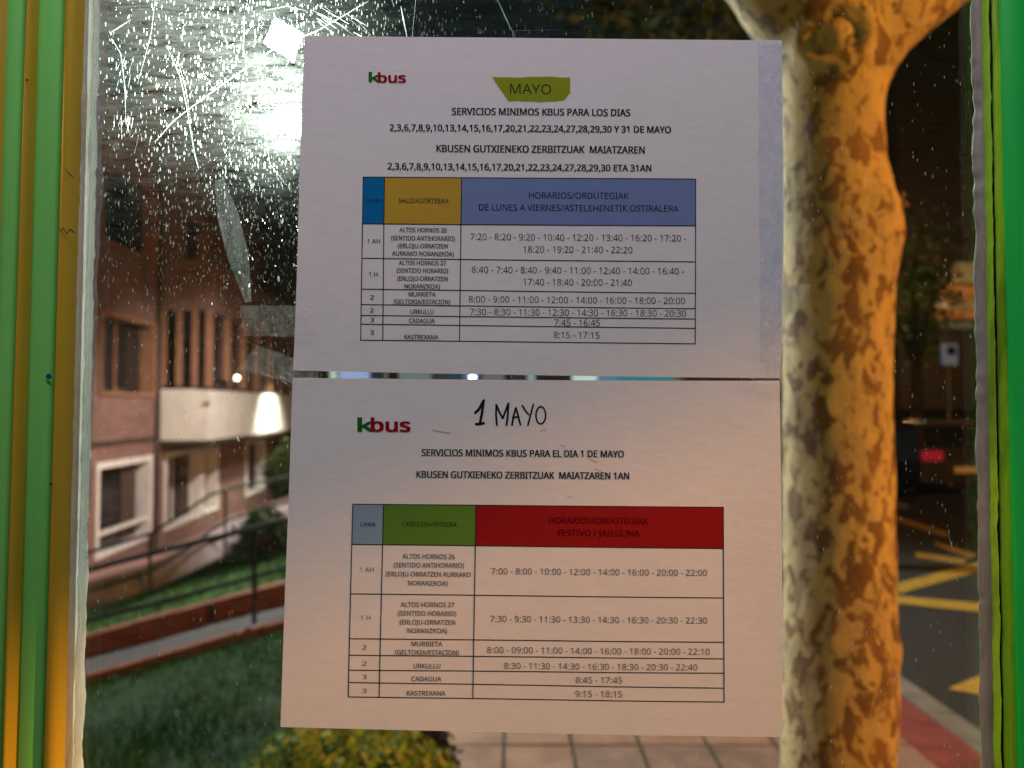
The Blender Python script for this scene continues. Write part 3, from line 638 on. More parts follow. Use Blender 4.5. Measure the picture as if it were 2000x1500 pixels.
# ------------------------------------------------------------------ shops across the square, seen through the slit between the notices
sh = empty('shop_front', Vector((0,30,0)), 'lit shop front with blue and white fascia seen between the notices', 'shop')
def pw(x0,x1,y0,y1,Y,t,name,m,par): 
    a = P(x0,y1,Y); b = P(x1,y0,Y); return link(name, MB().box(a.x,Y,a.z,b.x,Y+t,b.z).me(), m, par)
pw(470,1470,560,840,30.5,.5,'wall',simple('shop_wall',(.05,.06,.07),.8),sh)
SF = [(505,600,(.25,.22,.2),.15),(652,722,(.35,.48,.85),1.0),(722,752,(.03,.06,.1),.4),(752,842,(.25,.38,.42),.55),(842,905,(.01,.07,.1),.6),(905,935,(.12,.2,.4),.8),(942,985,(.25,.27,.3),.5),(1000,1030,(.02,.04,.06),.4),(1030,1045,(.3,.45,.5),.9),(1118,1166,(.60,.85,.75),1.0),(1166,1205,(.10,.25,.42),.9),(1205,1340,(.01,.24,.30),.9)]
for i,(a,b,c,s) in enumerate(SF):
    pw(a,b,716,752,30.3,.15,'lit_panel',emit('lit_panel_%d'%i,c,s*.75),sh)
for (px,py,Y,r,lab,s) in ((544,688,28,.12,'brightest small white lamp beside the balcony end',50),(559,692,28.5,.07,'smaller white lamp right of the brightest one',30),(463,738,15.5,.045,'small warm lamp above the balcony parapet',14),(923,737,28,.11,'round white lamp in the slit between the notices',8)):
    q = P(px,py,Y); rt = empty('lamp', q, lab, 'lamp')
    bm = bmesh.new(); bmesh.ops.create_uvsphere(bm, u_segments=12, v_segments=8, radius=r); bmesh.ops.translate(bm, vec=q, verts=bm.verts)
    me = bpy.data.meshes.new('g'); bm.to_mesh(me); bm.free(); link('globe', me, emit('globe_%d'%int(px), (.95,.98,1) if px != 463 else (1,.8,.5), s), rt, True)
    link('bracket', MB().tube([q+Vector((0,.02,-r*.8)), q+Vector((0,.1,-r*3))], r*.25, 6).me(), M['pole'], rt)

# ------------------------------------------------------------------ right background
rb = empty('apartment_building', Vector((14,26,0)), 'dim orange fronted building far across the road at right', 'building')
mo = simple('ochre_wall', (.40,.20,.09), .8, .3, 3); mwh = simple('pale_band', (.36,.33,.27), .8, .2, 3)
pw(1760,2300,-300,800,27,4,'wall',simple('dark_wall',(.02,.013,.010),.9),rb)
pw(1848,2200,557,588,26.6,.35,'balcony_front',mo,rb); pw(1838,2200,589,603,26.55,.4,'pale_band',mwh,rb); pw(1840,2200,605,622,26.6,.35,'balcony_front',mo,rb)
pw(1868,1912,512,552,26.7,.2,'window',simple('pale_shutter',(.33,.33,.27),.7),rb); pw(1845,1900,628,642,26.7,.2,'window',simple('blue_pane',(.12,.15,.2),.4),rb)
pw(1930,1990,430,550,26.7,.2,'window',M['darkglass'],rb)
rl = lamp('far_street_light', 'POINT', (12.5, 23.5, 5.0), (0,0,0), 900, (1,.55,.2), .2)
sg = empty('street_sign', P(1856,760,16), 'small pale blue sign panel on a post across the road', 'sign')
a = P(1841,712,16); b = P(1870,671,16)
link('panel', MB().box(a.x,16,a.z,b.x,16.04,b.z).me(), emit('sign_face',(.28,.36,.50),.2), sg)
link('post', MB().tube([((a.x+b.x)/2,16.07,-.1),((a.x+b.x)/2,16.07,b.z)], .03, 8).me(), M['pole'], sg)
link('emblem', MB().box(a.x+.10,15.985,a.z+.2,a.x+.28,15.998,b.z-.06).me(), M['black'], sg)
# parked car, rear towards us
def car(loc, body_m):
    root = empty('parked_car', loc, 'dark parked car with a red tail light across the road', 'car')
    X, Y, Z = loc
    prof = [(-.0,.35),(0,.75),(.10,.95),(.45,1.40),(1.0,1.47),(2.0,1.44),(2.75,1.0),(3.9,.85),(4.1,.6),(4.1,.32)]
    v = []; f = []
    for k, w in enumerate((.86,.86)):
        for (py_, pz) in prof:
            inset = .16 if pz > 1.05 else 0
            v.append(Vector((X + (-1 if k == 0 else 1)*(w-inset), Y+py_, Z+pz)))
    n = len(prof); f.append(tuple(range(n))); f.append(tuple(reversed(range(n, 2*n))))
    for i in range(n): f.append((i, (i+1)%n, n+(i+1)%n, n+i))
    link('body', mesh(v, f), body_m, root)
    link('rear_window', MB().hexa([(X-.66,Y+.10,Z+1.0),(X+.66,Y+.10,Z+1.0),(X+.66,Y+.2,Z+1.0),(X-.66,Y+.2,Z+1.0),(X-.6,Y+.38,Z+1.34),(X+.6,Y+.38,Z+1.34),(X+.6,Y+.46,Z+1.34),(X-.6,Y+.46,Z+1.34)]).me(), M['darkglass'], root)
    for s in (-1,1):
        link('tail_light', MB().box(X+s*.66-.19,Y-.03,Z+.74,X+s*.66+.19,Y+.05,Z+.92).me(), emit('tail_light_%d'%s,(.8,.01,.08),.13 if s < 0 else .12), root)
        for yy in (.75,3.3):
            w = link('wheel', MB().tube([(X+s*.70,Y+yy,Z+.31),(X+s*.88,Y+yy,Z+.31)], .31, 18).me(), M['black'], root)
    link('number_plate', MB().box(X-.26,Y-.02,Z+.52,X+.26,Y-.002,Z+.63).me(), M['trim'], root)
q = P(1842,870,13.6); car(Vector((q.x+.45,13.6,-.12)), simple('dark_car_paint',(.03,.025,.03),.3,.1,3,.5))

# ------------------------------------------------------------------ bus shelter
def jit(py, seed, amp): return amp*(mnoise.noise(Vector((py*.012, seed, 0))) + .5*mnoise.noise(Vector((py*.05, seed, 3))))
def post_strip(name, x_top, x_bot, w_top, w_bot, yf, yb, m, parent, jl=0, jr=0, bulge=.5, seed=0, n=140, back=True):
    # vertical member, cross-section rounded toward the viewer
    vs = []; fs = []; K = 7
    for i in range(n+1):
        py = -420 + (1920-(-420))*i/n; t = py/1500
        xl = x_top + (x_bot-x_top)*t + jit(py, seed, jl); xr = xl + w_top + (w_bot-w_top)*t + jit(py, seed+9, jr)
        a = P(xl, py, yf); b = P(xr, py, yf)
        for k in range(K):
            s = k/(K-1); e = 1-abs(2*s-1)**3
            yy = yf + (yb-yf)*(1-e)*bulge
            vs.append(Vector((a.x+(b.x-a.x)*s, yy, a.z+(b.z-a.z)*s)))
        vs.append(Vector((b.x,yb,b.z))); vs.append(Vector((a.x,yb,a.z)))
    Q = K+2
    for i in range(n):
        for k in range(Q if back else K-1): fs.append((i*Q+k, i*Q+(k+1)%Q, (i+1)*Q+(k+1)%Q, (i+1)*Q+k))
    if back: fs.append(tuple(range(Q))); fs.append(tuple(reversed(range(n*Q,(n+1)*Q))))
    return link(name, mesh(vs, fs), m, parent, True)
lf = empty('shelter_post', P(60,1900,GY), 'green painted upright with mustard coloured bands at the left of the glass', 'post')
post_strip('outer_face', -190, -235, 196, 196, GY-.018, GY+.004, M['mustard'], lf, bulge=.15)
post_strip('outer_channel', 8, -38, 38, 34, GY-.015, GY+.004, M['green'], lf, bulge=.1)
post_strip('edge_bead', 44, -3, 20, 19, GY-.019, GY+.004, M['mustard'], lf, bulge=.5)
post_strip('groove', 58, 12, 14, 22, GY-.004, GY+.004, M['black'], lf, jl=1, bulge=.1)
post_strip('inner_channel', 68, 30, 52, 46, GY-.013, GY+.004, M['green'], lf, jl=.8, bulge=.12)
post_strip('glazing_strip', 118, 74, 31, 40, GY-.016, GY+.004, M['mustard'], lf, bulge=.35)
post_strip('rubber_gasket', 146, 110, 12, 10, GY-.006, GY+.004, M['black'], lf, jl=1, bulge=.3)
link('post_core', MB().box(P(0,750,GY).x-.12, GY+.005, .3, P(-40,750,GY).x, GY+.055, 2.5).me(), M['green'], lf)
for pts_ in ([(114,440),(118,452),(124,446),(130,456),(137,448),(146,455)],[(128,330),(134,338),(142,346)]):
    b = MB()
    for i in range(len(pts_)-1):
        (ax,ay),(cx_,cy_) = pts_[i], pts_[i+1]; b.quad(P(ax,ay-1.5,GY-.0172),P(ax,ay+1.5,GY-.0172),P(cx_,cy_+1.5,GY-.0172),P(cx_,cy_-1.5,GY-.0172))
    link('scribble', b.me(), M['darkbark'], lf)
for (x,y,r) in ((95,735,5.5),(53,156,2.6),(100,945,3)):
    link('ink_spot', MB().poly([P(x+math.cos(t)*r*(1+.2*math.sin(3*t)), y+math.sin(t)*r, GY-.0196 if x < 60 else GY-.0136 if x < 99 else GY-.0172) for t in [k*.7 for k in range(9)]]).me(), M['dkblue'] if r > 5 else M['darkbark'], lf)
sl = empty('sealant', P(170,1900,GY), 'lumpy whitish sealant down the left edge of the glass', 'sealant')
post_strip('sealant_bead', 157, 113, 23, 34, GY-.0095, GY-.0002, M['sealant'], sl, jl=2, jr=4, bulge=.9, seed=5, n=300, back=False)
post_strip('clear_sealant_smear', 178, 142, 26, 4, GY-.006, GY-.0003, M['bead'], sl, jl=5, jr=5, bulge=.9, seed=21, n=300, back=False)
rf_ = empty('shelter_post', P(1980,1900,GY), 'green painted upright with lime edge at the right of the glass', 'post')
post_strip('post_face', 1960, 1998, 230, 230, GY-.013, GY+.004, M['green2'], rf_, bulge=.06)
post_strip('glazing_strip', 1937, 1962, 24, 38, GY-.009, GY+.004, M['lime'], rf_, jl=2.5, jr=2, bulge=.5, seed=31, n=300)
post_strip('rubber_gasket', 1931, 1955, 8, 9, GY-.0075, GY+.004, M['black'], rf_, jl=2, bulge=.3, seed=33)
link('post_core', MB().box(P(2050,750,GY).x, GY+.005, .3, P(2000,750,GY).x+.12, GY+.045, 2.5).me(), M['green2'], rf_)
sr = empty('sealant', P(1930,1900,GY), 'stained grey sealant with drips down the right edge of the glass', 'sealant')
post_strip('sealant_bead', 1905, 1924, 27, 32, GY-.0045, GY-.0002, M['sealant2'], sr, jl=6, jr=3, bulge=.95, seed=41, n=300)
post_strip('clear_sealant_smear', 1928, 1952, 8, 8, GY-.0095, GY+.002, M['lime'], sr, jl=3, jr=3, bulge=.8, seed=44, n=300)
# glass pane
gl = empty('glass_pane', P(1000,1900,GY), 'dusty scratched glass pane of the bus shelter holding the notices', 'glass')
a = P(120,-420,GY); b = P(1945,1900,GY); x0 = P(112,1900,GY).x; x1 = b.x+.004
pm = MB().box(x0, GY, b.z, x1, GY+.006, a.z).me(); pm.materials.append(M['pane']); pm.materials.append(M['pane_d'])
for pl in pm.polygons:
    if pl.normal.y < -.5: pl.material_index = 1
link('pane', pm, None, gl)
# scratches: ribbons lying on the glass
def ribbon(b, pts, w, y=None):
    y = GY-.0004 if y is None else y
    for i in range(len(pts)-1):
        (ax,ay),(bx_,by) = pts[i], pts[i+1]; d = Vector((bx_-ax, by-ay)); L = d.length or 1; w_ = w if w > 20 else w*.62; nx, ny = -d.y/L*w_/2, d.x/L*w_/2
        w0 = 1 if i else .4; w1 = 1 if i < len(pts)-2 else .3
        n = len(b.v); b.v += [P(ax-nx*w0,ay-ny*w0,y),P(ax+nx*w0,ay+ny*w0,y),P(bx_+nx*w1,by+ny*w1,y),P(bx_-nx*w1,by-ny*w1,y)]; b.f.append((n,n+1,n+2,n+3))
for pts_, w in (([(305,275),(340,235),(400,190),(470,140),(535,95),(620,60),(720,2)],3.6), ([(303,0),(296,60),(284,110),(268,165)],2.4), ([(330,100),(352,150),(365,210),(380,300),(388,330)],3), ([(345,110),(362,170),(372,230)],2.2),
              ([(783,12),(788,40),(795,72)],5), ([(972,0),(990,40),(1008,76)],4.5), ([(812,0),(805,72)],1.8), ([(1000,60),(1100,58)],1.6), ([(690,30),(725,70)],2), ([(660,20),(712,62)],1.6),([(640,30),(690,68)],1.6),
              ([(1851,1033),(1856,1060),(1872,1098)],2.2), ([(520,270),(527,320),(560,362)],2.2), ([(214,65),(235,52),(256,38)],5), ([(218,75),(236,105),(244,170),(246,240)],3.2), ([(480,665),(530,690)],3),([(472,725),(505,708)],2.5),
              ([(498,1355),(560,1378)],1.8),([(500,1307),(555,1298)],1.8),([(478,30),(475,95),(482,130)],3),([(518,20),(560,12),(600,22)],2.2),([(262,300),(270,270)],1.6)):
    b = MB(); ribbon(b, pts_, w); link('scratch', b.me(), M['scratch'], gl)
rs_ = random.Random(11)
for (cx_, cy_, n_k, ang, sprd, ln) in ((668,45,16,58,40,38),(262,140,16,-14,34,22),(240,235,10,-6,18,30),(540,735,10,60,30,26),(350,60,5,-40,25,16)):
    b = MB()
    for k in range(n_k):
        x = cx_ + rs_.uniform(-sprd, sprd); y = cy_ + rs_.uniform(-sprd, sprd)*.7; a_ = R(ang + rs_.gauss(0,6)); L_ = ln*rs_.uniform(.4,1.2)
        ribbon(b, [(x-math.sin(a_)*L_/2, y-math.cos(a_)*L_/2), (x,y), (x+math.sin(a_)*L_/2, y+math.cos(a_)*L_/2)], rs_.uniform(1.2,3.2))
    link('fine_scratches', b.me(), M['scratch'], gl)
b = MB()
for (x,y,r) in ((1716,742,5),(430,84,6),(432,90,4),(465,150,5),(352,205,4),(228,285,7),(1455,822,3),(345,1392,8),(1500,600,3)):
    b.poly([P(x+math.cos(t)*r*.8, y+math.sin(t)*r*1.2, GY-.0046 if 600 < x < 1520 else GY-.0007) for t in [k*.8+.1*(k%2) for k in range(8)]])
link('drops_and_glints', b.me(), M['speck'], gl)  # dried drops, with glints on notice and tape drawn as specks
# wiped smear
b = MB(); ribbon(b, [(428,350),(445,420),(465,500),(485,590)], 42, GY-.0003)
m = bpy.data.materials.new('wiped_smear'); m.use_nodes = True; nt = m.node_tree
for n in list(nt.nodes): nt.nodes.remove(n)
out = N(nt,'ShaderNodeOutputMaterial'); tl = N(nt,'ShaderNodeBsdfTranslucent'); tp = N(nt,'ShaderNodeBsdfTransparent'); mx = N(nt,'ShaderNodeMixShader')
nt.links.new(ramp(nt, noise(nt, coords(nt,(1,1,.25)), 150, 6, .7), [(.35,.04),(.75,.32)]), mx.inputs[0]); nt.links.new(tp.outputs[0], mx.inputs[1]); nt.links.new(tl.outputs[0], mx.inputs[2]); nt.links.new(mx.outputs[0], out.inputs[0])
M['smear'] = m; link('wiped_smear', b.me(), m, gl)
# dried specks scattered over the pane (crowded toward the lamp to build up its glare)
b = MB(); rnd = random.Random(3)
for k in range(1500):
    if k < 800: x = rnd.gauss(500,120); y = abs(rnd.gauss(190,150))
    elif k < 1450: x = rnd.uniform(205,600); y = rnd.random()**1.7*880
    else: x = rnd.uniform(600,1200); y = rnd.uniform(0,74)
    if x < 205 or (x > 592 and y > 76) or x > 1250 or y < -20: continue
    s = rnd.uniform(.5,1.35)*(2.1 if rnd.random() < .06 else 1); el = rnd.uniform(1.0,3.8); tilt = rnd.gauss(.1,.15)
    pts_ = []
    for j in range(7):
        t = 2*math.pi*j/7; rr = rnd.uniform(.7,1.2); ux = math.cos(t)*s*rr; uy = math.sin(t)*s*el*rr
        pts_.append(P(x+ux+uy*tilt, y+uy, GY-.0006))
    b.poly(pts_)
for k in range(70):
    x = rnd.uniform(1745,1915); y = rnd.uniform(560,1480) if k < 40 else rnd.gauss(880,70); s = rnd.uniform(.5,1.2)
    b.poly([P(x+math.cos(t)*s, y+math.sin(t)*s*1.6, GY-.0006) for t in (0,1,2,3,4,5)])
tag(link('dried_specks', b.me(), M['speck'], gl), kind='stuff')
# shelter roof with ceiling light
rfz = EYE + .9
sr_ = empty('shelter_roof', Vector((0,0,rfz)), 'flat green roof of the bus shelter above the glass', 'roof')
link('roof_panel', MB().box(-2.2,-1.5,rfz,2.1,.75,rfz+.07).me(), M['green2'], sr_)
cl = empty('ceiling_light', Vector((-.1,.02,rfz-.01)), 'slim strip light fixed under the shelter roof', 'lamp')
link('housing', MB().box(-.58,-.06,rfz-.030,.38,.10,rfz-.002).me(), M['pole'], cl)
# sill and head rails of the pane
hd = P(1000,-420,GY).z; bt = P(1000,1900,GY).z
link('head_rail', MB().box(-1.2,GY-.02,hd,1.2,GY+.05,hd+.08).me(), M['green2'], sr_)
bs_ = empty('shelter_sill', Vector((0,GY,bt-.1)), 'green rail under the glass pane of the shelter', 'rail')
link('sill_rail', MB().box(-1.2,GY-.02,bt-.1,1.2,GY+.05,bt).me(), M['green2'], bs_)

# ------------------------------------------------------------------ notices
def warp(q, off):
    w_ = .0009*mnoise.noise(Vector((q.x*8, 0, q.z*8))) + .00018*mnoise.noise(Vector((q.x*26, 4, q.z*20)))
    return Vector((q.x, q.y - .0020 + w_ - off, q.z))
def PP(px, py, off): 
    return warp(P(px, py, GY), off)
def bil(c, s, t):               # c: TL TR BR BL
    a = Vector(c[0]).lerp(Vector(c[1]), s); b_ = Vector(c[3]).lerp(Vector(c[2]), s); return a.lerp(b_, t)
def sheet(corners, edge_fn, parent):
    n, m_ = 110, 80; vs = []; fs = []
    for j in range(m_+1):
        for i in range(n+1):
            q = bil(corners, i/n, j/m_); x, y = edge_fn(q.x, q.y, i/n, j/m_); vs.append(PP(x, y, 0))
    for j in range(m_):
        for i in range(n): fs.append((j*(n+1)+i, (j+1)*(n+1)+i, (j+1)*(n+1)+i+1, j*(n+1)+i+1))
    return link('sheet', mesh(vs, fs), M['paper'], parent, True)
GLYPHS = {'(':[420,[262,-221,170,-90,106,58,68,218,56,384,68,552,106,714,170,865,262,1000,378,1000,292,862,230,710,193,550,181,385,193,224,230,67,292,-84,377,-221]],')':[420,[43,-221,128,-84,190,67,227,224,239,385,227,550,190,710,128,862,42,1000,158,1000,251,865,314,714,352,552,364,384,352,218,314,58,251,-90,158,-221]],',':[375,[57,-181,77,-97,97,-6,115,84,127,162,259,162,269,147,247,69,216,-16,182,-102,148,-181]],'-':[451,[56,321,56,430,395,430,395,321]],'/':[521,[14,0,387,1000,507,1000,134,0]],'0':[801,[399,-14,252,20,149,123,89,286,69,501,77,652,102,779,144,880,207,954,292,1000,399,1015,546,982,650,880,712,718,732,501,724,352,699,225,655,123,592,48,508,1],[399,91,495,116,560,193,596,321,608,501,596,680,560,808,495,885,399,910,302,885,239,808,204,680,192,501,204,321,239,193,302,117]],'1':[801,[377,0,377,699,377,753,378,796,380,833,382,871,361,851,342,834,321,816,296,794,189,707,125,790,395,1000,497,1000,497,0]],'2':[801,[67,0,67,102,329,367,399,438,457,501,502,560,535,617,555,676,562,741,549,814,513,866,456,898,385,909,317,903,257,884,201,854,144,814,78,896,142,942,214,980,295,1005,385,1014,511,996,606,943,667,859,688,748,680,672,655,602,617,534,566,466,504,397,431,324,223,118,728,112,728,0]],'3':[801,[338,-14,262,-11,192,-2,126,15,63,41,63,155,129,128,199,107,270,94,339,90,455,103,533,142,578,205,592,287,574,368,519,422,430,453,312,464,216,464,216,569,314,569,422,582,501,620,548,681,564,758,552,822,515,870,458,900,382,910,307,904,244,887,187,860,130,826,69,910,128,950,201,983,286,1006,381,1014,518,996,614,944,671,864,690,766,676,676,634,606,569,556,483,527,588,495,662,445,707,374,721,284,711,202,681,130,629,69,555,24,459,-5]],'4':[801,[508,0,508,227,29,227,29,332,500,1006,627,1006,627,338,773,338,773,227,627,227,627,0],[150,338,508,338,508,653,509,720,511,777,513,827,515,874,497,846,482,817,465,788,450,765]],'5':[801,[347,-14,273,-11,202,0,140,17,88,41,88,157,144,129,211,109,281,95,349,91,449,104,527,144,578,211,595,307,580,393,535,457,457,497,345,510,303,508,255,503,209,496,174,489,112,528,150,1000,651,1000,651,888,255,888,231,598,259,603,296,608,338,612,385,613,523,594,630,536,699,444,721,319,697,180,623,75,504,8]],'6':[801,[417,-14,327,-2,245,34,176,94,123,179,88,290,77,427,82,534,96,639,123,739,165,828,224,905,304,964,407,1001,535,1014,566,1013,600,1011,633,1007,658,1001,658,896,631,904,602,909,570,912,538,913,449,905,377,881,319,843,275,793,243,732,221,664,208,589,200,508,247,554,298,592,364,617,445,626,563,606,655,547,715,451,735,322,714,182,649,76,548,8],[416,90,496,104,559,146,600,219,613,322,601,408,565,473,505,515,420,529,359,523,305,502,262,471,229,433,209,390,202,346,208,286,225,226,255,172,297,128,350,99]],'7':[801,[190,0,601,888,62,888,62,1000,732,1000,732,905,326,0]],'8':[801,[403,-14,261,4,155,57,90,142,69,255,76,319,97,374,131,421,174,461,223,494,276,522,209,569,152,624,114,692,101,776,111,847,140,905,186,952,246,986,318,1007,399,1014,519,999,615,952,678,877,699,775,692,718,673,669,643,627,604,590,558,558,508,529,567,498,620,463,666,423,701,377,724,323,731,259,709,146,642,60,538,4],[405,577,472,611,527,651,565,703,577,770,565,832,528,877,471,905,398,915,328,905,271,877,234,832,221,770,227,723,246,683,275,651,312,624,356,600],[401,84,491,96,557,132,597,188,611,258,596,324,553,379,486,424,401,464,378,472,297,430,237,382,201,324,189,254,202,187,241,132,307,96]],'9':[801,[269,-14,239,-13,204,-11,170,-6,143,0,143,105,201,91,266,87,356,95,428,119,485,157,529,207,562,266,584,335,597,411,604,490,558,446,506,408,440,383,357,374,241,394,149,453,90,548,70,676,80,774,110,857,158,924,221,973,299,1004,389,1014,480,1002,562,966,631,905,683,820,717,710,728,573,724,466,709,361,683,261,641,172,581,95,501,36,398,-1],[384,471,446,477,500,498,544,529,576,567,597,610,604,654,598,714,580,773,550,827,508,871,455,901,389,910,310,896,247,853,206,780,192,678,204,592,239,526,298,484]],':':[375,[186,580,154,585,126,602,107,632,101,675,107,720,126,749,154,765,186,770,220,765,249,749,268,720,275,675,268,632,249,602,220,585],[186,-20,154,-14,126,3,107,32,101,76,107,120,126,148,154,164,186,169,220,164,249,148,268,120,275,76,268,32,249,3,220,-14]],'A':[895,[0,0,391,1004,504,1004,894,0,763,0,643,310,246,310,127,0],[289,422,605,422,493,724,487,740,479,765,469,795,460,826,452,853,445,874,435,831,423,789,411,752,402,724]],'B':[910,[136,0,136,1000,422,1000,586,986,705,945,777,869,801,752,789,671,752,606,692,558,611,531,671,510,725,487,770,455,805,412,827,355,835,284,811,164,742,74,631,19,487,0],[262,574,447,574,555,585,623,616,659,667,671,738,656,809,613,856,537,883,427,892,262,892],[262,106,464,106,576,119,648,158,687,218,700,294,687,365,646,421,571,457,454,469,262,469]],'C':[885,[545,-14,405,2,290,49,200,125,137,228,98,355,85,501,99,644,141,768,209,871,304,949,423,998,566,1014,714,999,842,955,791,849,742,869,688,887,629,899,564,903,421,876,311,796,242,668,218,500,240,333,305,205,412,124,563,97,627,99,688,108,746,120,803,136,803,27,746,8,687,-4,622,-12]],'D':[1022,[136,0,136,1000,444,1000,585,986,706,944,804,875,877,779,922,658,937,510,902,288,799,128,634,32,415,0],[262,108,398,108,702,207,804,506,779,679,705,799,586,869,426,892,262,892]],'E':[779,[136,0,136,1000,695,1000,695,889,262,889,262,577,669,577,669,468,262,468,262,111,695,111,695,0]],'F':[727,[136,0,136,1000,695,1000,695,889,262,889,262,535,668,535,668,424,262,424,262,0]],'G':[1020,[564,-14,421,2,303,48,209,124,141,226,99,352,85,500,101,646,147,772,222,874,324,950,452,998,604,1014,685,1010,763,999,835,980,902,955,854,846,798,868,735,887,667,899,597,903,437,876,317,796,242,668,217,500,227,388,256,289,305,208,377,146,472,108,594,95,655,97,706,102,750,110,790,119,790,416,570,416,570,528,916,528,916,38,834,15,752,-1,664,-11]],'H':[1038,[136,0,136,1000,262,1000,262,577,775,577,775,1000,901,1000,901,0,775,0,775,466,262,466,262,0]],'I':[475,[56,0,56,73,174,99,174,899,56,927,56,1000,417,1000,417,927,300,899,300,99,417,73,417,0]],'J':[382,[-6,-266,-37,-265,-64,-261,-88,-255,-109,-248,-109,-141,-86,-147,-62,-151,-36,-154,-8,-155,26,-152,58,-141,87,-122,109,-92,124,-50,129,6,129,1000,255,1000,255,15,237,-110,183,-197,100,-249]],'K':[867,[136,0,136,1000,262,1000,262,507,305,555,348,602,391,650,434,697,704,1000,852,1000,455,564,867,0,718,0,364,478,262,388,262,0]],'L':[734,[136,0,136,1000,262,1000,262,112,699,112,699,0]],'M':[1270,[136,0,136,1000,322,1000,630,181,950,1000,1134,1000,1134,0,1010,0,1010,615,1011,687,1013,759,1017,824,1020,875,681,0,577,0,248,877,246,826,249,760,251,685,252,606,252,0]],'N':[1064,[136,0,136,1000,282,1000,815,172,819,200,817,239,815,286,813,338,811,389,811,436,811,1000,929,1000,929,0,782,0,246,831,245,776,249,709,251,635,252,559,252,0]],'O':[1094,[548,-14,405,2,289,50,199,128,136,231,98,357,85,503,98,647,136,772,199,874,289,951,406,999,549,1015,687,999,801,952,891,875,956,772,995,647,1008,501,995,356,956,230,891,128,801,50,687,2],[548,95,695,122,797,204,856,332,875,501,856,670,797,798,696,878,549,905,402,878,299,798,239,670,218,501,238,332,298,204,401,122]],'P':[847,[136,0,136,1000,401,1000,570,981,686,923,754,830,776,706,767,626,739,551,689,486,614,434,511,401,377,389,262,389,262,0],[262,497,363,497,487,509,576,543,628,606,646,700,630,785,584,845,505,880,389,892,262,892]],'Q':[1094,[776,-238,583,-13,562,-14,405,2,289,50,199,128,136,231,98,357,85,503,98,647,136,772,199,874,289,951,406,999,549,1015,687,999,801,952,891,875,956,772,995,647,1008,501,990,332,935,189,844,80,717,11,957,-238],[548,95,695,122,797,204,856,332,875,501,856,670,797,798,696,878,549,905,402,878,299,798,239,670,218,501,238,332,298,204,401,122]],'R':[871,[136,0,136,1000,412,1000,574,982,687,929,754,841,776,716,769,643,746,583,713,535,672,498,625,470,576,448,850,0,703,0,461,413,262,413,262,0],[262,520,412,520,517,532,590,568,632,628,646,710,631,794,587,849,512,880,405,891,262,891]],'S':[769,[346,-14,265,-11,190,-1,125,14,71,34,71,154,128,133,197,113,273,100,352,95,450,106,520,139,563,190,577,256,572,301,556,339,527,371,484,401,423,431,342,462,230,514,149,576,100,655,84,759,94,833,125,896,173,946,237,983,315,1006,403,1014,482,1010,555,999,620,981,679,958,640,850,586,871,527,888,465,900,401,903,318,893,259,863,223,817,211,758,217,711,232,674,260,642,301,613,357,586,430,556,511,523,579,487,633,446,672,398,695,339,703,268,679,149,606,60,493,5]],'T':[779,[326,0,326,889,14,889,14,1000,763,1000,763,889,452,889,452,0]],'U':[1024,[507,-14,343,11,223,88,150,205,126,356,126,1000,252,1000,252,352,268,243,317,162,399,112,514,95,631,113,711,167,756,250,772,353,772,1000,896,1000,896,353,886,254,854,166,801,91,726,34,628,-2]],'V':[840,[357,0,0,1000,132,1000,357,359,378,299,395,243,409,190,420,140,431,190,445,244,463,300,483,361,707,1000,840,1000,483,0]],'W':[1303,[282,0,17,1000,148,1000,304,389,320,326,333,265,343,206,352,151,360,208,373,270,388,334,405,396,581,1000,711,1000,895,392,913,328,929,264,941,204,950,151,958,205,969,264,983,326,999,391,1153,1000,1284,1000,1018,0,891,0,696,655,685,696,674,737,664,775,655,809,650,836,646,853,641,824,631,775,616,714,598,651,409,0]],'X':[821,[6,0,338,521,27,1000,167,1000,412,608,658,1000,791,1000,482,524,815,0,672,0,408,434,139,0]],'Y':[793,[333,0,333,382,0,1000,137,1000,396,508,657,1000,793,1000,459,388,459,0]],'Z':[801,[53,0,53,95,580,888,70,888,70,1000,732,1000,732,905,206,112,746,112,746,0]],'b':[861,[475,-14,395,-6,331,18,280,54,242,95,207,0,119,0,119,1064,242,1064,242,805,242,759,240,716,238,679,235,651,280,695,331,731,395,755,475,763,601,739,700,666,763,545,784,375,763,206,699,84,600,11],[457,88,545,107,607,162,644,253,657,377,606,590,454,661,353,644,289,592,254,505,242,380,254,252,288,162,353,107]],'k':[748,[119,0,119,1064,241,1064,241,508,241,482,239,450,238,416,235,387,251,400,266,419,283,440,300,461,317,481,331,497,570,751,714,751,410,430,735,0,587,0,326,350,241,276,241,0]],'s':[671,[308,-14,235,-11,173,-1,120,14,73,34,73,146,122,124,181,104,246,90,311,85,392,93,447,116,478,151,489,196,485,223,473,246,452,269,418,291,370,315,304,342,236,370,179,398,133,429,99,465,78,510,71,566,91,650,149,713,239,752,353,765,419,761,481,751,539,735,592,714,550,616,502,634,451,650,398,660,345,664,278,658,229,639,199,610,189,573,194,544,207,520,232,499,268,478,318,456,382,430,449,403,504,375,549,343,581,307,601,262,608,207,588,111,527,42,431,0]],'u':[866,[384,-14,265,2,179,51,128,136,111,259,111,751,235,751,235,268,277,133,402,88,508,106,575,158,611,244,623,360,623,751,746,751,746,0,646,0,627,99,578,48,521,13,454,-7]],' ':[364]}
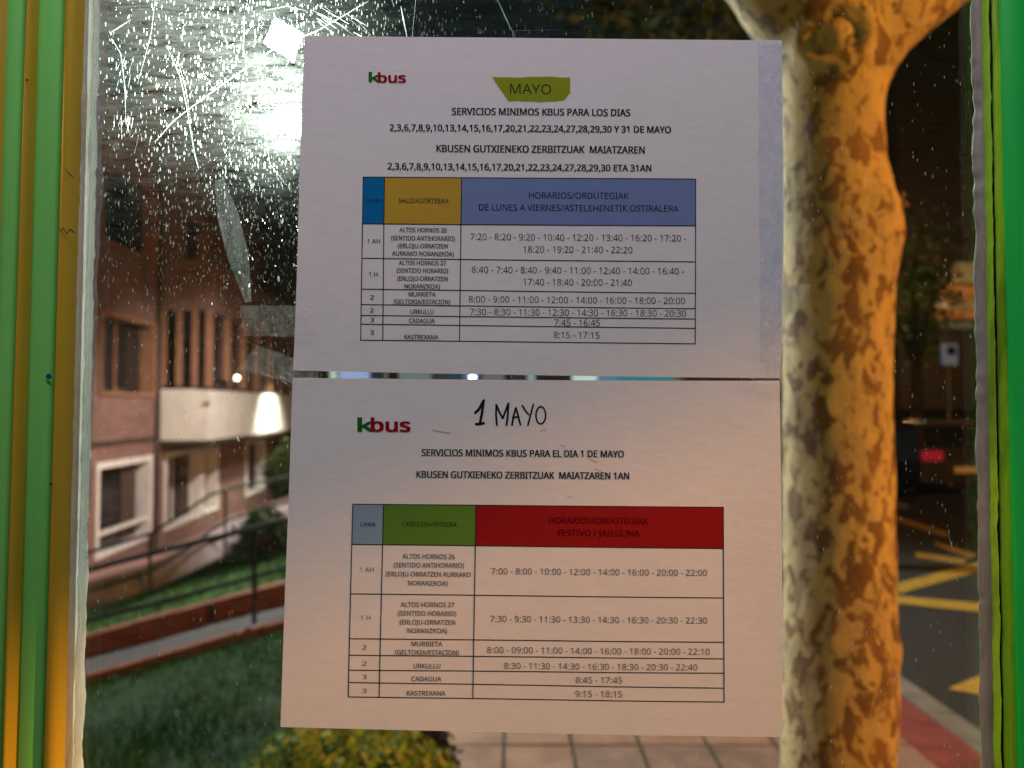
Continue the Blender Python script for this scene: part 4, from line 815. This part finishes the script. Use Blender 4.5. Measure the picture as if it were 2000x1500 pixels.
def text_mesh(s):               # letter outlines, cap height 1
    cu = bpy.data.curves.new('t', 'CURVE'); cu.dimensions = '2D'; cu.fill_mode = 'FRONT'; x = 0
    for ch in s:
        gl_ = GLYPHS[ch]
        for lp in gl_[1:]:
            n = len(lp)//2; sp_ = cu.splines.new('POLY'); sp_.points.add(n-1); sp_.use_cyclic_u = True
            for i in range(n): sp_.points[i].co = (x+lp[2*i]/1000, lp[2*i+1]/1000, 0, 1)
        x += gl_[0]/1000
    o = bpy.data.objects.new('t', cu); C.objects.link(o)
    me = bpy.data.meshes.new_from_object(o.evaluated_get(bpy.context.evaluated_depsgraph_get()))
    bpy.data.objects.remove(o); return me
CAP = 1.0
def text(s, xl, xr, cy, cap, m, parent, bold=.0, name='printed_text', slope=.008, off=.00022, full=False):
    me = text_mesh(s)
    x0 = min(v.co.x for v in me.vertices); x1 = max(v.co.x for v in me.vertices); cx = (xl+xr)/2
    vs, fs = [], []; w = bold*cap
    shifts = [(0,0)] if bold <= .005 else [(-w,-w*.4),(w,w*.4),(w,-w*.4),(-w,w*.4)]
    if bold > .04: shifts += [(0,w*.5),(0,-w*.5),(0,0)]
    for k, (dx, dy) in enumerate(shifts):
        n0 = len(vs)
        for v in me.vertices:
            u = (v.co.x-x0)/(x1-x0); px = xl+w+(xr-xl-2*w)*u+dx; py = cy + cap/2 - v.co.y/CAP*cap + slope*(px-cx) + dy
            vs.append(PP(px, py, off + k*.000012))
        for pl in me.polygons: fs.append(tuple(n0+i for i in pl.vertices))
    me2 = bpy.data.meshes.new('t'); me2.from_pydata([tuple(v) for v in vs], [], fs); me2.update()
    return link(name, me2, m, parent)
def cell(c, m, parent, name='header_cell'):
    n = 28; vs = []; fs = []
    for j in range(n+1):
        for i in range(n+1): q = bil(c, i/n, j/n); vs.append(PP(q.x, q.y, .00012))
    for j in range(n):
        for i in range(n): fs.append((j*(n+1)+i, (j+1)*(n+1)+i, (j+1)*(n+1)+i+1, j*(n+1)+i+1))
    return link(name, mesh(vs, fs), m, parent)
def rule(b, p, q, w, off=.00017):
    d = Vector((q[0]-p[0], q[1]-p[1])); L = d.length; nx, ny = -d.y/L*w/2, d.x/L*w/2; k = max(2, int(L/40))
    for i in range(k):
        s0, s1 = i/k, (i+1)/k; a = (p[0]+d.x*s0, p[1]+d.y*s0); c = (p[0]+d.x*s1, p[1]+d.y*s1)
        b.quad(PP(a[0]-nx,a[1]-ny,off), PP(a[0]+nx,a[1]+ny,off), PP(c[0]+nx,c[1]+ny,off), PP(c[0]-nx,c[1]-ny,off))
def table(rowsL, rowsR, colsT, colsB, parent, heads):
    b = MB(); def_y = lambda i, x: rowsL[i] + (rowsR[i]-rowsL[i])*(x-colsT[0])/(colsT[-1]-colsT[0])
    T0, T1 = rowsL[0], rowsL[-1]
    def colx(j, y): return colsT[j] + (colsB[j]-colsT[j])*(y-T0)/(T1-T0)
    for i in range(len(rowsL)):
        xa, xb = colx(0, rowsL[i]), colx(len(colsT)-1, rowsR[i]); rule(b, (xa-.8, rowsL[i]), (xb+.8, rowsR[i]), 1.9)
    for j in range(len(colsT)):
        f = (colsT[j]-colsT[0])/(colsT[-1]-colsT[0]); ya = rowsL[0]+(rowsR[0]-rowsL[0])*f; yb = rowsL[-1]+(rowsR[-1]-rowsL[-1])*f
        rule(b, (colsT[j], ya), (colsB[j], yb), 2.0, .00019)
    for j, m in enumerate(heads):
        c = []
        for (i, jj) in ((0,j),(0,j+1),(1,j+1),(1,j)):
            f = (colsT[jj]-colsT[0])/(colsT[-1]-colsT[0]); y = rowsL[i]+(rowsR[i]-rowsL[i])*f; c.append((colx(jj, y), y, 0))
        cell(c, M[m], parent)
    link('table_rules', b.me(), M['ink'], parent)
DAYS = '2,3,6,7,8,9,10,13,14,15,16,17,20,21,22,23,24,27,28,29,30 '
n1 = empty('notice', PP(1050,400,0), 'upper taped timetable sheet headed MAYO with green highlighter', 'notice')
sheet([(597,72,0),(1524,82,0),(1522,739,0),(574,724,0)], lambda x,y,s,t: (x + 5*math.sin(math.pi*t)*(s) - 1.5*math.sin(2*math.pi*t)*(1-s), y + 1.5*math.sin(math.pi*s)), n1)
hb = MB()
for k, (ya, xa, xb, yb) in enumerate([(156+r_*2.3, 962+r_*1.55+(1.5 if r_ % 3 else 0), 1113-max(0,r_-12)*1.6, 157+r_*2.2) for r_ in range(20)]):
    for j in range(24):
        u0, u1 = j/24, (j+1)/24
        def q_(u, dy): return PP(xa+(xb-xa)*u, ya+(yb-ya)*u+dy+1.0*math.sin(u*7+k*.2)+.5*math.sin(u*23+.4*k), .00010+k*.000005)
        hb.quad(q_(u0,-2.2), q_(u0,2.2), q_(u1,2.2), q_(u1,-2.2))
link('highlighter_mark', hb.me(), M['hl'], n1)
text('MAYO', 996,1076,178,19, M['ink'], n1, .0, 'heading')
text('k', 721,745,154,18, M['c_lg'], n1, .07, 'logo_letter'); text('bus', 739,794,155,18, M['c_lr'], n1, .07, 'logo_letters', off=.0003)
for t_ in (('SERVICIOS MINIMOS KBUS PARA LOS DIAS',883,1230,222,13),(DAYS+'Y 31 DE MAYO',762,1309,254,12.5),('KBUSEN GUTXIENEKO ZERBITZUAK  MAIATZAREN',853,1258,294,13.5),(DAYS+'ETA 31AN',758,1271,329,12.5)):
    text(*t_, M['ink'], n1, .042)
table([348,439,506,566,596,617,634,665],[352,443,513,574,604,624,642,672],[711,752,902,1357],[706,749,898,1356],n1,['c_blue','c_yel','c_lil'])
text('LINEA',717,748,394,7,M['dkblue'],n1,.02); text('SALIDAS/IRTEERA',780,877,394,9,M['ink2'],n1,.01)
text('HORARIOS/ORDUTEGIAK',1033,1227,384,12,M['ink'],n1,.008); text('DE LUNES A VIERNES/ASTELEHENETIK OSTIRALERA',936,1324,408,12,M['ink'],n1,.008)
for s_,a_,b_,y_ in (('1 AH',719,744,473),('1 H',722,739,537),('2',724,732,582),('2',724,732,607),('3',724,732,626),('3',724,732,650)): text(s_,a_,b_,y_,8.5,M['ink'],n1,.02)
for s_,a_,b_,y_ in (('ALTOS HORNOS 26',781,873,451),('(SENTIDO ANTIHORARIO)',765,889,467),('(ERLOJU-ORRATZEN',778,875,482),('AURKAKO NORANZKOA)',767,887,497),('ALTOS HORNOS 27',780,872,515),('(SENTIDO HORARIO)',776,876,530),('(ERLOJU-ORRATZEN',777,875,545.5),('NORANZKOA)',791,860,560.5),('MURRIETA',799,852,576),('(GELTOKIA/ESTACION)',770,880,590.5),('URKULLU',803,848,610),('CADAGUA',800,850,627.5),('KASTREXANA',791,857,659)):
    text(s_,a_,b_,y_,8.6,M['ink2'],n1,.03)
for s_,a_,b_,y_ in (('7:20 - 8:20 - 9:20 - 10:40 - 12:20 - 13:40 - 16:20 - 17:20 -',919,1338,465.5),('18:20 - 19:20 - 21:40 - 22:20',1022,1234,489),('6:40 - 7:40 - 8:40 - 9:40 - 11:00 - 12:40 - 14:00 - 16:40 -',922,1334,529.5),('17:40 - 18:40 - 20:00 - 21:40',1022,1233,552.5),('8:00 - 9:00 - 11:00 - 12:00 - 14:00 - 16:00 - 18:00 - 20:00',916,1336,587),('7:30 - 8:30 - 11:30 - 12:30 - 14:30 - 16:30 - 18:30 - 20:30',918,1338,611.5),('7:45 - 16:45',1082,1171,631),('8:15 - 17:15',1081,1170,655)):
    text(s_,a_,b_,y_,12.5,M['ink'],n1,.0)
n2 = empty('notice', PP(1040,1080,0), 'lower taped timetable sheet with 1 MAYO written in marker', 'notice')
sheet([(573,738,0),(1520,744,0),(1525,1437,0),(550,1417,0)], lambda x,y,s,t: (x + 2.5*math.sin(math.pi*t)*s, y + 1.5*math.sin(math.pi*s)), n2)
text('k', 699,733,830,25, M['c_lg'], n2, .07, 'logo_letter'); text('bus', 725,803,830,25, M['c_lr'], n2, .07, 'logo_letters', off=.0003)
for t_ in (('SERVICIOS MINIMOS KBUS PARA EL DIA 1 DE MAYO',824,1218,885,13),('KBUSEN GUTXIENEKO ZERBITZUAK  MAIATZAREN 1AN',814,1228,927.5,13)): text(*t_, M['ink'], n2, .04)
table([984,1062,1158,1245,1277,1306,1330,1358],[990,1070,1166,1252,1284,1312,1341,1368],[690,750,930,1411],[682,742,924,1412],n2,['c_lb','c_grn','c_red'])
text('LINEA',705,735,1023,7.5,M['ink2'],n2,.01); text('CABECERA/IRTEERA',786,893,1023,8.5,M['dkgrn'],n2,.012)
text('HORARIOS/ORDUTEGIAK',1073,1265,1016,12,M['dkred'],n2,.01); text('FESTIVO / JAIEGUNA',1090,1248,1040,12,M['dkred'],n2,.01)
for s_,a_,b_,y_ in (('1 AH',704,731,1111),('1 H',706,725,1204),('2',709,718,1262),('2',709,718,1293),('3',709,718,1319),('3',709,718,1346)): text(s_,a_,b_,y_,8.5,M['ink3'],n2,.0)
for s_,a_,b_,y_ in (('ALTOS HORNOS 26',787,889,1085.5),('(SENTIDO ANTIHORARIO)',770,907,1102.5),('(ERLOJU-ORRATZEN AURKAKO',755,920,1120),('NORANZKOA)',798,875,1137.5),('ALTOS HORNOS 27',784,888,1179),('(SENTIDO HORARIO)',779,892,1196),('(ERLOJU-ORRATZEN',782,890,1213),('NORANZKOA)',797,874,1229.5),('MURRIETA',805,865,1255),('(GELTOKIA/ESTACION)',773,897,1271.5),('URKULLU',809,861,1298),('CADAGUA',805,863,1323),('KASTREXANA',796,871,1351)):
    text(s_,a_,b_,y_,9,M['ink3'],n2,.02)
for s_,a_,b_,y_ in (('7:00 - 8:00 - 10:00 - 12:00 - 14:00 - 16:00 - 20:00 - 22:00',960,1379,1115.5),('7:30 - 9:30 - 11:30 - 13:30 - 14:30 - 16:30 - 20:30 - 22:30',958,1379,1208),('8:00 - 09:00 - 11:00 - 14:00 - 16:00 - 18:00 - 20:00 - 22:10',952,1384,1268.5),('8:30 - 11:30 - 14:30 - 16:30 - 18:30 - 20:30 - 22:40',985,1360,1299),('8:45 - 17:45',1124,1214,1325),('9:15 - 18:15',1123,1214,1352)):
    text(s_,a_,b_,y_,12,M['ink3'],n2,.0)
def hand(strokes, w, name):
    b = MB()
    for s in strokes: 
        for i in range(len(s)-1): rule(b, s[i], s[i+1], w, .00026)
        for (x,y) in s: b.poly([PP(x+math.cos(t)*w/2, y+math.sin(t)*w/2,   .00025) for t in (0,1.05,2.1,3.14,4.19,5.24)])
    link(name, b.me(), M['marker'], n2)
cr = lambda L_: [(550+u*.25, 700+v*.25) for u, v in L_]
hand([cr([(1514,425),(1545,395),(1580,328),(1568,420),(1550,510)]), cr([(1520,513),(1552,512),(1580,505)])], 5.2, 'handwritten_digit')
hand([cr([(1682,520),(1676,440),(1678,362),(1702,420),(1728,468),(1750,410),(1772,350),(1768,440),(1758,520)])], 4.0, 'handwritten_letter')
hand([cr([(1800,520),(1812,450),(1830,385),(1848,450),(1866,518)]), cr([(1806,462),(1852,455)])], 3.8, 'handwritten_letter')
hand([cr([(1880,368),(1902,405),(1930,440)]), cr([(1966,360),(1945,440),(1924,522)])], 3.4, 'handwritten_letter')
hand([[(1056+9.5*math.cos(t*.4+1.0), 811+17*math.sin(t*.4+1.0)) for t in range(17)]], 3.2, 'handwritten_letter')
b = MB()
for pts_ in (((1055,842),(1066,839)),((1095,869),(1103,872)),((845,840),(880,846)),((1150,895),(1165,903)),((1160,915),(1175,921)),((1108,971),(1116,970))): rule(b, pts_[0], pts_[1], 2.2, .00012)
link('smudges', b.me(), M['smudge'], n2)

# ------------------------------------------------------------------ tape
def tape(c, m, label, crumple=.0008, off=.0008):
    n = 16; vs = []; fs = []
    for j in range(n+1):
        for i in range(n+1):
            q = bil([(x,y,0) for x,y in c], i/n, j/n); e = mnoise.noise(Vector((q.x*.03,q.y*.03,5)))
            p_ = P(q.x+2*e, q.y+2*mnoise.noise(Vector((q.x*.04,q.y*.04,9))), GY); vs.append(Vector((p_.x, p_.y-.0034-off-crumple*(.6+.4*e+.5*mnoise.noise(Vector((q.x*.09,q.y*.11,2)))), p_.z)))
    for j in range(n):
        for i in range(n): fs.append((j*(n+1)+i, (j+1)*(n+1)+i, (j+1)*(n+1)+i+1, j*(n+1)+i+1))
    o = link('tape', mesh(vs, fs), M[m]); tag(o, label, 'tape', 'pieces of clear tape on the glass'); return o
tape([(541,40),(598,74),(576,128),(519,92)], 'tape_w', 'bright whitish folded tape at the top left corner of the upper notice')
tape([(522,62),(602,60),(604,128),(524,134)], 'tape', 'clear tape square under the bright folded piece, top left', .0003, .0004)
tape([(473,598),(612,599),(612,660),(482,657)], 'tape', 'clear tape strip beside the left edge of the upper notice', .0003)
tape([(470,722),(508,676),(578,700),(584,752)], 'tape', 'crumpled clear tape at the lower left corner of the upper notice', .003)
tape([(566,720),(626,724),(626,744),(566,741)], 'tape', 'short clear tape joining both notices at the left', .0004)
tape([(1462,702),(1536,640),(1578,560),(1528,552)], 'tape', 'wrinkled clear tape over the right edge of the upper notice', .0012)
tape([(1462,734),(1524,736),(1526,768),(1466,764)], 'tape', 'clear tape across the slit at the right corners of the notices', .0008)
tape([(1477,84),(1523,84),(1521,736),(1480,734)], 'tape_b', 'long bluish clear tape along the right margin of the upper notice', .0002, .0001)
